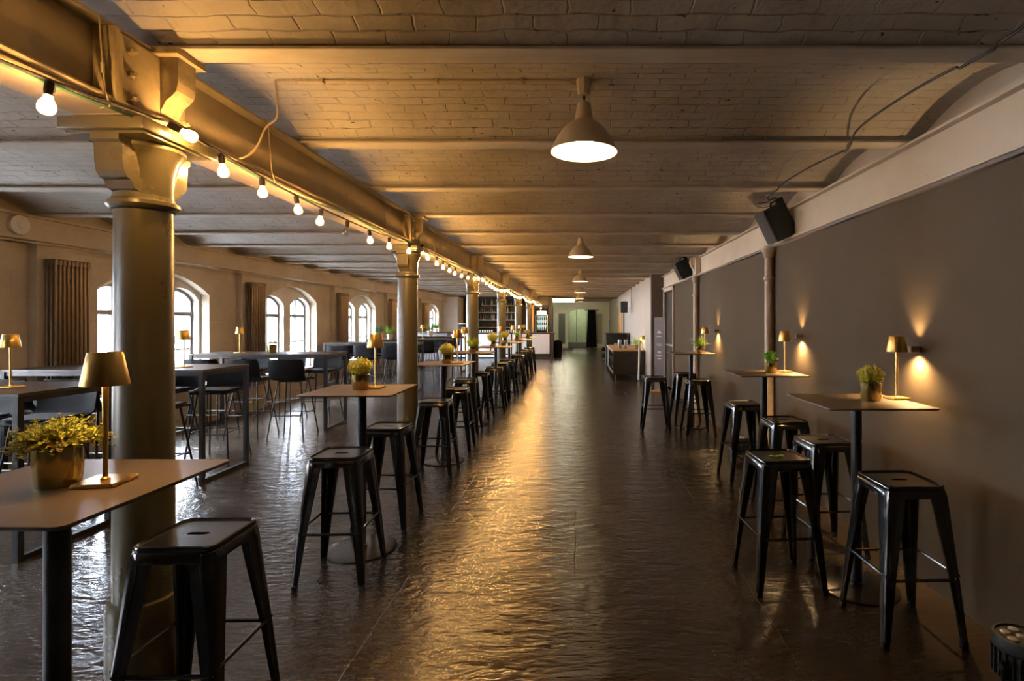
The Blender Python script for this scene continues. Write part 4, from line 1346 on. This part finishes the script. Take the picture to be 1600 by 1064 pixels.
# ------------------------------------------------------------------ wall up/down lights
def make_sconce():
    t = thing('wall_light', 'x', 'wall light', (0, 0, 0), 0, 'up and down lights on the grey wall')
    b_ = nb(); box(b_, -0.062, -0.008, -0.018, 0.018, -0.018, 0.018, 0.003)
    obj('housing', b_, 'fixture', t)
    b_ = nb(); box(b_, -0.009, 0.0, -0.018, 0.018, -0.018, 0.018, 0.002)
    obj('back_plate', b_, 'wall_r', t)
    for s in (-1, 1):
        b_ = nb(); lathe(b_, [(0.012, 0.0181 * s), (0.010, 0.020 * s)], 12, cx=-0.045)
        obj('lens', b_, 'lens', t)
    return t
scp = Proto(make_sconce())
sw = [(XR, 3.27, 1.40, 'up and down wall light beside the nearest right table lamp'), (XR, 4.99, 1.43, 'up and down wall light beside the middle right table lamp'),
      (XR, 8.0, 1.43, 'up and down wall light beside the farthest right table lamp'), (XC, 14.9, 1.15, 'up and down wall light above the wheeled counter in the corridor')]
for x, y, z, lb in sw:
    scp.put((x, y, z), 0, lb)
    for s in (-1, 1):
        l = light('wall_light_beam', 'SPOT', (x - 0.048, y, z + 0.026 * s), GOLD_L, SPOT_W if s < 0 else SPOT_W * 0.3, spot_size=R(140 if s < 0 else 85), spot_blend=1.0, shadow_soft_size=0.02)
        l.rotation_euler = (0, R(-4) if s < 0 else R(184), 0)

# ------------------------------------------------------------------ speakers
def wall_speaker(loc, lab, rot):
    t = thing('wall_speaker', lab, 'speaker', loc, 0, 'black tilted loudspeakers on the beam')
    t.rotation_euler = rot
    b_ = nb(); box(b_, -0.10, 0.12, -0.10, 0.10, -0.165, 0.165, 0.008)
    obj('cabinet', b_, 'speaker', t)
    b_ = nb(); box(b_, -0.128, -0.103, -0.096, 0.096, -0.16, 0.16, 0.012)
    obj('grille', b_, 'grille', t)
    b_ = nb()
    tube(b_, [(0.02, 0, 0.165), (0.04, 0, 0.20), (0.12, 0, 0.20), (0.17, 0, 0.12)], 0.010, 6)
    box(b_, 0.10, 0.16, -0.03, 0.03, 0.13, 0.21, 0.006)
    obj('clamp', b_, 'rubber', t)
    b_ = nb()
    tube(b_, [(0.06, 0.02, 0.17), (-0.03, 0.02, 0.19), (-0.09, 0.03, 0.23), (-0.10, 0.03, 0.26), (-0.05, 0.03, 0.25), (0.03, 0.02, 0.22), (0.11, 0.02, 0.24), (0.14, 0, 0.20)], 0.004, 5)
    obj('cable', b_, 'cable_k', t)
    return t
wall_speaker((1.93, 5.27, 2.53), 'large black tilted loudspeaker on the beam at the nearer slim column', (0, R(-27), R(8)))
wall_speaker((1.92, 9.95, 2.53), 'smaller looking black loudspeaker on the beam near the doorway', (0, R(-27), R(8)))
# cable along the ceiling
bm = nb()
xs_ = smooth([(1.72, 0.9, 0), (1.70, 1.6, 0), (1.69, 2.02, 0), (1.65, 2.31, 0), (1.63, 2.75, 0), (1.63, 3.15, 0), (1.72, 3.5, 0), (1.69, 4.0, 0), (1.65, 4.44, 0), (1.68, 4.8, 0)], 20)
pts = [(p.x, p.y, ZJ - 0.014 + 0.22 * (zvault(p.y) - ZJ)) for p in xs_] + [(1.76, 5.0, 2.70), (1.88, 5.12, 2.74)]
tube(bm, pts, 0.0065, 6)
tag(obj('ceiling_cable', bm, 'cable_k'), 'black cable looping across the vaulted ceiling to the nearer loudspeaker', 'cable')

# ------------------------------------------------------------------ floor spotlights
def make_par(big=True):
    t = thing('floor_spotlight', 'x', 'spotlight', (0, 0, 0), 0, 'black floor spotlights')
    b_ = nb(); lathe(b_, [(0.06, 0.055), (0.085, 0.065), (0.094, 0.09), (0.096, 0.19), (0.104, 0.20), (0.106, 0.235), (0.100, 0.248), (0.092, 0.25), (0.090, 0.242)], 36)
    hs = obj('housing', b_, 'speaker', t)
    for k in range(24):
        a = 2 * PI * k / 24
        b_ = nb(); box(b_, 0.094, 0.106, -0.003, 0.003, 0.085, 0.195, 0.001, mtx=Matrix.Rotation(a, 4, 'Z'))
        obj('cooling_fin', b_, 'speaker', hs, smooth=False)
    for k in range(7):
        a = 2 * PI * k / 6; q = 0.055 if k < 6 else 0
        b_ = nb(); lathe(b_, [(0.022, 0.242), (0.020, 0.249), (0.010, 0.253)], 12, cx=q * math.cos(a), cy=q * math.sin(a))
        obj('lens', b_, 'lens', t)
    for s in (-1, 1):
        b_ = nb(); tube(b_, [(s * 0.118, 0, 0.15), (s * 0.118, 0.0, 0.05), (s * 0.12, 0.10, 0.008)], 0.008, 6)
        tube(b_, [(s * 0.118, 0.0, 0.05), (s * 0.12, -0.10, 0.008)], 0.008, 6)
        tube(b_, [(s * 0.09, 0, 0.15), (s * 0.135, 0, 0.15)], 0.014, 8)
        obj('stand_bracket', b_, 'rubber', t)
    return t
pap = Proto(make_par())
pap.put((1.86, 2.26, 0), R(20), 'ribbed black floor spotlight in the bottom right corner')
pap.put((1.84, 6.15, 0), R(60), 'black floor spotlight under the stool beyond the second right table')
pap.put((1.25, 27.2, 0), R(10), 'small black floor spotlight at the far end of the aisle, by the wall')
pap.put((1.05, 22.2, 0), R(10), 'small black floor spotlight beyond the wheeled counter')

# ------------------------------------------------------------------ wheeled counter and far right things
ct = thing('wheeled_counter', 'low black wheeled counter with an orange oak top by the corridor wall', 'counter', (1.35, 16.1, 0))
bm = nb()
plate(bm, [(-1.55, 0.12), (1.55, 0.12), (1.55, 0.755), (-1.55, 0.755)], [[(-1.49, 0.2), (-1.0, 0.2), (-1.0, 0.70), (-1.49, 0.70)], [(-0.94, 0.2), (-0.2, 0.2), (-0.2, 0.70), (-0.94, 0.70)], [(-0.14, 0.2), (0.6, 0.2), (0.6, 0.70), (-0.14, 0.70)]],
      lambda u, v, t: (t, u, v), -0.43, -0.41)
box(bm, -0.41, 0.42, -1.55, -1.53, 0.12, 0.755); box(bm, -0.41, 0.42, 1.53, 1.55, 0.12, 0.755); box(bm, 0.40, 0.42, -1.53, 1.53, 0.12, 0.755); box(bm, -0.41, 0.40, -1.53, 1.53, 0.12, 0.14)
box(bm, -0.41, 0.40, -1.53, 1.53, 0.44, 0.455)
obj('carcass', bm, 'darkwood', ct, smooth=False)
bm = nb(); box(bm, -0.45, 0.43, -1.58, 1.58, 0.756, 0.795, 0.004)
obj('countertop', bm, 'wood', ct)
for sx, sy in ((-.36, -1.45), (.36, -1.45), (-.36, 1.45), (.36, 1.45)):
    bm = nb(); s = nb(); lathe(s, [(0.045, -0.015), (0.05, -0.01), (0.05, 0.01), (0.045, 0.015)], 18)
    addm(bm, s, Matrix.Translation((sx, sy, 0.05)) @ Matrix.Rotation(R(90), 4, 'Y'))
    box(bm, sx - 0.02, sx + 0.02, sy - 0.02, sy + 0.02, 0.09, 0.12)
    obj('caster', bm, 'chrome', ct)
for i in range(2):
    b_ = nb(); lathe(b_, [(0.045, 0), (0.05, 0.01), (0.05, 0.24), (0.042, 0.25)], 20)
    o = tag(obj('steel_canister', b_, 'chrome'), ['left brushed steel canister standing on the wheeled counter', 'right brushed steel canister standing on the wheeled counter'][i], 'canister', 'steel canisters on the wheeled counter')
    o.location = (1.16 + 0.17 * i, 15.4, 0.795)
bm = nb(); tube(bm, [(1.57, 14.22, 0.02), (1.60, 14.24, 1.06)], 0.026, 14)
tag(obj('white_pole', bm, 'white'), 'pale pole leaning upright in front of the wheeled counter', 'pole')
fb = thing('flight_case', 'black equipment case standing beyond the wheeled counter', 'case', (1.33, 19.3, 0))
bm = nb(); box(bm, -0.38, 0.38, -0.4, 0.4, 0.0, 1.12, 0.01)
obj('body', bm, 'speaker', fb)
bm = nb(); box(bm, -0.40, 0.40, -0.42, 0.42, 1.121, 1.15, 0.006)
obj('lid', bm, 'darkwood', fb)
bm = nb(); box(bm, -0.1, 0.1, -0.425, -0.402, 0.7, 0.8, 0.01)
obj('handle', bm, 'chrome', fb)
sp = thing('stand_speaker', 'black loudspeaker on a tall pole by the corridor wall', 'speaker', (1.52, 18.3, 0))
bm = nb(); tube(bm, [(0, 0, 0.7), (0, 0, 1.86)], 0.016, 10)
obj('pole', bm, 'rubber', sp)
for k in range(3):
    a = 2 * PI * k / 3 + 0.5
    bm = nb(); tube(bm, [(0, 0, 0.72), (0.24 * math.cos(a), 0.24 * math.sin(a), 0.0)], 0.012, 6)
    obj('leg', bm, 'rubber', sp)
bm = nb(); box(bm, -0.11, 0.12, -0.12, 0.12, 1.861, 2.24, 0.012)
cb = obj('cabinet', bm, 'speaker', sp)
bm = nb(); box(bm, -0.10, 0.11, -0.132, -0.121, 1.875, 2.225, 0.005)
obj('grille', bm, 'grille', cb)
bm = nb(); tube(bm, [(1.64, 18.3, 2.0), (1.74, 18.3, 1.98), (1.775, 18.3, 2.1), (1.765, 18.3, 2.4), (1.775, 18.3, 2.69)], 0.006, 6)
tag(obj('speaker_cable', bm, 'cable_k'), 'black cable running up the corridor wall from the pole speaker', 'cable')
bm = nb(); tube(bm, [(1.05, 19.9, 0.0), (1.12, 19.9, 1.62)], 0.014, 8)
tag(obj('leaning_stick', bm, 'darkwood'), 'thin dark stick standing beside the black equipment case', 'stick')
# totem sign
ts = thing('info_sign', 'narrow printed panel sign on a wooden foot, standing by the doorway', 'sign', (1.80, 12.05, 0), R(-26))
bm = nb(); box(bm, -0.115, 0.115, -0.014, 0.014, 0.06, 1.66, 0.003)
pn = obj('panel', bm, 'board_print', ts, smooth=False)
bm = nb()
for z0, w, h in ((1.30, .10, .03), (1.33, .05, .03), (1.22, .12, .02), (1.05, .13, .012), (1.02, .09, .012), (0.85, .08, .05), (0.78, .12, .03), (0.72, .08, .03)):
    box(bm, -w / 2, w / 2, -0.0155, -0.0142, z0, z0 + h)
obj('print', bm, 'print_white', pn, smooth=False)
bm = nb(); box(bm, 0.116, 0.135, -0.018, 0.018, 0.04, 1.66, 0.003)
obj('side_rail', bm, 'doorframe', ts, smooth=False)
bm = nb(); box(bm, -0.14, 0.14, -0.22, 0.10, 0.0, 0.035, 0.006); box(bm, -0.10, 0.10, -0.02, 0.02, 0.035, 0.06)
obj('wooden_foot', bm, 'wood', ts, smooth=False)

# ------------------------------------------------------------------ bar
YB = 22.7
bc = thing('bar_counter', 'long bar counter with pale front panels at the end of the hall', 'bar counter', (0, YB, 0))
bm = nb(); box(bm, -5.55, -1.10, 0.03, 0.62, 0.14, 1.05)
box(bm, -5.5, -1.15, 0.08, 0.6, 0.0, 0.14)
obj('carcass', bm, 'barblack', bc, smooth=False)
bm = nb(); box(bm, -5.6, -1.06, -0.02, 0.66, 1.05, 1.095, 0.004)
obj('countertop', bm, 'barblack', bc, smooth=False)
xs = [-5.5, -4.62, -3.74, -2.86, -2.02, -1.22]
for i in range(5):
    bm = nb(); box(bm, xs[i] + 0.03, xs[i + 1] - 0.03, 0.005, 0.029, 0.20, 1.03, 0.004)
    obj('front_panel', bm, 'barpanel', bc, smooth=False)
bm = nb(); box(bm, -5.4, -2.05, 0.055, 0.079, 0.07, 0.13)
obj('led_strip', bm, 'led', bc, smooth=False)
bm = nb(); box(bm, -1.18, -1.09, -0.015, 0.64, 0.0, 1.049, 0.003)
obj('end_post', bm, 'barblack', bc, smooth=False)
lc = thing('side_counter', 'dark topped grey side counter by the last window', 'counter', (-5.0, 18.9, 0))
bm = nb(); box(bm, -0.62, 0.42, -0.25, 0.25, 0.0, 1.15)
obj('body', bm, 'bargrey', lc, smooth=False)
bm = nb(); box(bm, -0.65, 0.45, -0.28, 0.28, 1.15, 1.20, 0.004)
obj('top', bm, 'barblack', lc, smooth=False)
bm = nb(); box(bm, XL + 0.0, -5.18, 22.9, 24.05, 0, 2.62, 0.006)
struct('trim_13', bm, 'white')
# back bar: chalkboard panel, shelves
bm = nb(); box(bm, -5.1, -4.6, YBAR - 0.05, YBAR - 0.005, 1.1, 2.6, 0.004)
cbd = tag(obj('chalkboard', bm, 'board', None, False), 'tall dark chalkboard with a pale drawing left of the bottle shelves', 'chalkboard')
bm = nb()
tube(bm, [(-4.92, YBAR - 0.055, 2.20), (-4.86, YBAR - 0.055, 2.28), (-4.80, YBAR - 0.055, 2.25), (-4.80, YBAR - 0.055, 2.12), (-4.90, YBAR - 0.055, 1.98), (-4.80, YBAR - 0.055, 1.90), (-4.74, YBAR - 0.055, 1.75)], 0.006, 5)
obj('drawing', bm, 'cup', cbd)
bs = thing('bottle_shelf', 'wide dark bottle shelf unit behind the bar counter', 'shelf', (0, YBAR, 0))
bm = nb(); box(bm, -4.56, -2.6, -0.03, -0.005, 1.0, 2.62)
obj('back_panel', bm, 'board', bs, smooth=False)
shz = [1.31, 1.64, 1.97, 2.29]
for z in shz:
    bm = nb(); box(bm, (-4.35 if z > 2.2 else -4.55), -2.62, -0.24, -0.031, z - 0.025, z, 0.002)
    obj('shelf_board', bm, 'shelf', bs, smooth=False)
for xx in (-4.57, -3.58, -2.60):
    bm = nb(); box(bm, xx - 0.012, xx + 0.012, -0.25, -0.03, 1.0, 2.62)
    obj('upright', bm, 'barblack', bs, smooth=False)
def bottle(mk, kind):
    b_ = nb()
    lathe(b_, [(0.034, 0), (0.036, 0.005), (0.036, 0.15), (0.030, 0.18), (0.013, 0.21), (0.012, 0.26), (0.014, 0.262), (0.014, 0.272)], 10)
    return obj('bottle', b_, mk)
protos = {}
rb = random.Random(5)
shn = {1.31: 'lowest', 1.64: 'second', 1.97: 'third', 2.29: 'top'}
BX_ = []
for z in shz[1:3] + [1.31, 2.29]:
    x = -4.50 if z < 2.2 else -4.3
    while x < -2.66:
        if abs(x + 3.58) > 0.05:
            mk = rb.choice(['bottle', 'bottle', 'bottle2', 'bottle3'])
            if mk not in protos:
                o = protos[mk] = bottle(mk, 0)
            else:
                o = protos[mk].copy(); COL.objects.link(o)
            o.location = (x, YBAR - 0.14, z + 0.0005)
            tag(o, 'bottle standing among others on the %s back bar shelf' % shn[z], 'bottle', 'bottles on the %s back bar shelf' % shn[z])
        x += rb.choice([0.088, 0.095, 0.11])
b_ = nb(); lathe(b_, [(0.028, 0), (0.036, 0.10), (0.034, 0.10), (0.027, 0.006)], 12, cap1=True)
cup0 = obj('cup_stack', b_, 'cup'); fs = True
for x in (-4.33, -4.22, -4.12, -4.02, -3.92, -3.82, -3.72, -3.1, -3.0, -2.9, -2.78, -4.62):
    if fs: o = cup0; fs = False
    else: o = cup0.copy(); COL.objects.link(o)
    o.location = (x, YB + 0.25, 1.0955)
    tag(o, 'white cup in the row on the bar counter', 'cup', 'white cups on the bar counter')
cm = thing('coffee_machine', 'dark coffee machine with a pale top at the left end of the bar', 'coffee machine', (-5.0, YB + 0.33, 1.0955))
bm = nb(); box(bm, -0.14, 0.14, -0.18, 0.18, 0, 0.36, 0.015)
obj('body', bm, 'speaker', cm)
bm = nb(); box(bm, -0.15, 0.15, -0.19, 0.19, 0.361, 0.40, 0.01)
obj('top_tray', bm, 'cup', cm)
bm = nb(); box(bm, -2.08, -1.98, YB + 0.75, YB + 0.85, 0, 2.66, 0.004)
tag(obj('wooden_post', bm, 'warmpost', None, False), 'orange wooden post left of the bottle fridge', 'post')
fr = thing('bottle_fridge', 'tall glass door bottle fridge glowing at the right end of the bar', 'fridge', (-1.64, YB + 1.0, 0))
bm = nb()
box(bm, -0.29, 0.29, 0.26, 0.30, 0, 2.26); box(bm, -0.29, -0.25, -0.25, 0.26, 0, 2.26); box(bm, 0.25, 0.29, -0.25, 0.26, 0, 2.26); box(bm, -0.25, 0.25, -0.25, 0.26, 0, 0.9); box(bm, -0.25, 0.25, -0.25, 0.26, 2.12, 2.26)
obj('cabinet', bm, 'speaker', fr, smooth=False)
bm = nb(); box(bm, -0.24, 0.24, 0.245, 0.259, 1.2, 1.80)
obj('lit_back', bm, 'fridge_l', fr, smooth=False)
bm = nb(); box(bm, -0.20, 0.20, -0.262, -0.251, 1.86, 2.02)
obj('header_light', bm, 'fridge_h', fr, smooth=False)
for z in (1.18, 1.40, 1.62):
    bm = nb(); box(bm, -0.25, 0.25, -0.15, 0.24, z - 0.01, z)
    obj('rack', bm, 'chrome', fr, smooth=False)
bm = nb(); ring(bm, [(-0.27, 1.0), (0.27, 1.0), (0.27, 1.86), (-0.27, 1.86)], 0.03, -0.275, -0.252)
for v in bm.verts: v.co = Vector((v.co.y, v.co.x, v.co.z))
dr = obj('door', bm, 'chrome', fr, smooth=False)
bm = nb(); box(bm, -0.24, 0.24, -0.266, -0.262, 1.03, 1.83)
obj('pane', bm, 'fridge_glass', dr, smooth=False)
for z in (1.18, 1.40, 1.62):
    for i in range(6):
        o = protos['bottle2' if i % 2 else 'bottle'].copy(); COL.objects.link(o)
        o.scale = (0.85, 0.85, 0.66); o.location = (-1.64 - 0.2 + 0.08 * i, YB + 1.0 - 0.08, z + 0.0005)
        tag(o, 'small drink bottle inside the glowing fridge', 'bottle', 'bottles inside the fridge')
# far end: curtain, mat, trolley
bm = nb()
NC = 60
F0, F1 = [], []
for k in range(NC + 1):
    u = k / NC
    x = 0.46 + 0.56 * u
    yv = YEND - 0.10 + 0.035 * math.sin(u * 2 * PI * 6)
    F0.append((bm.verts.new((x + 0.06 * (u - .5), yv, 0.03)), bm.verts.new((0.50 + 0.46 * u, yv * 1.0, 2.22))))
for k in range(NC):
    bm.faces.new((F0[k][0], F0[k + 1][0], F0[k + 1][1], F0[k][1]))
bmesh.ops.solidify(bm, geom=list(bm.faces), thickness=0.006)
tag(obj('black_curtain', bm, 'curtain'), 'long black curtain hanging at the right of the far archway', 'curtain')
bm = nb(); tube(bm, [(0.3, YEND - 0.10, 2.235), (1.15, YEND - 0.10, 2.235)], 0.015, 8); tube(bm, [(0.42, YEND - 0.10, 2.235), (0.42, YEND, 2.30)], 0.01, 6); tube(bm, [(1.1, YEND - 0.10, 2.235), (1.1, YEND, 2.30)], 0.01, 6)
tag(obj('curtain_rail', bm, 'rubber'), 'dark rail carrying the black curtain in the far archway', 'rail')
bm = nb(); box(bm, -1.25, -0.35, 28.6, 30.3, 0.0, 0.012, 0.004)
tag(obj('doormat', bm, 'mat'), 'grey mat on the floor before the far archway', 'mat')
tb = thing('waste_bin', 'black bin standing against the right end of the bar', 'bin', (-0.93, YB + 0.9, 0))
bm = nb(); lathe(bm, [(0.15, 0), (0.17, 0.02), (0.19, 0.62)], 16)
obj('body', bm, 'rubber', tb)
bm = nb(); lathe(bm, [(0.20, 0.62), (0.20, 0.66), (0.12, 0.74), (0.02, 0.76)], 16)
obj('lid', bm, 'rubber', tb)
# round white device on the window wall beam
sd = thing('smoke_detector', 'round white disc alarm on the wall beam above the left radiator', 'alarm', (-5.68, 5.43, 2.545))
sd.rotation_euler = (0, R(90), 0)
bm = nb(); lathe(bm, [(0.10, 0.0), (0.10, 0.03), (0.095, 0.04), (0.04, 0.045)], 32)
obj('housing', bm, 'white', sd)
bm = nb(); lathe(bm, [(0.04, 0.0455), (0.035, 0.052)], 20)
obj('centre_cap', bm, 'white', sd)
# bracket lamps etc on left wall: small pipe clips
bm = nb(); tube(bm, [(-5.66, Y0, 2.385), (-5.66, YBAR, 2.385)], 0.008, 6)
for k in range(12): box(bm, -5.70, -5.65, 1 + k * 2.0, 1.03 + k * 2.0, 2.37, 2.405)
tag(obj('wall_pipe', bm, 'wall_l'), 'thin pipe running beneath the beam along the window wall', 'pipe')
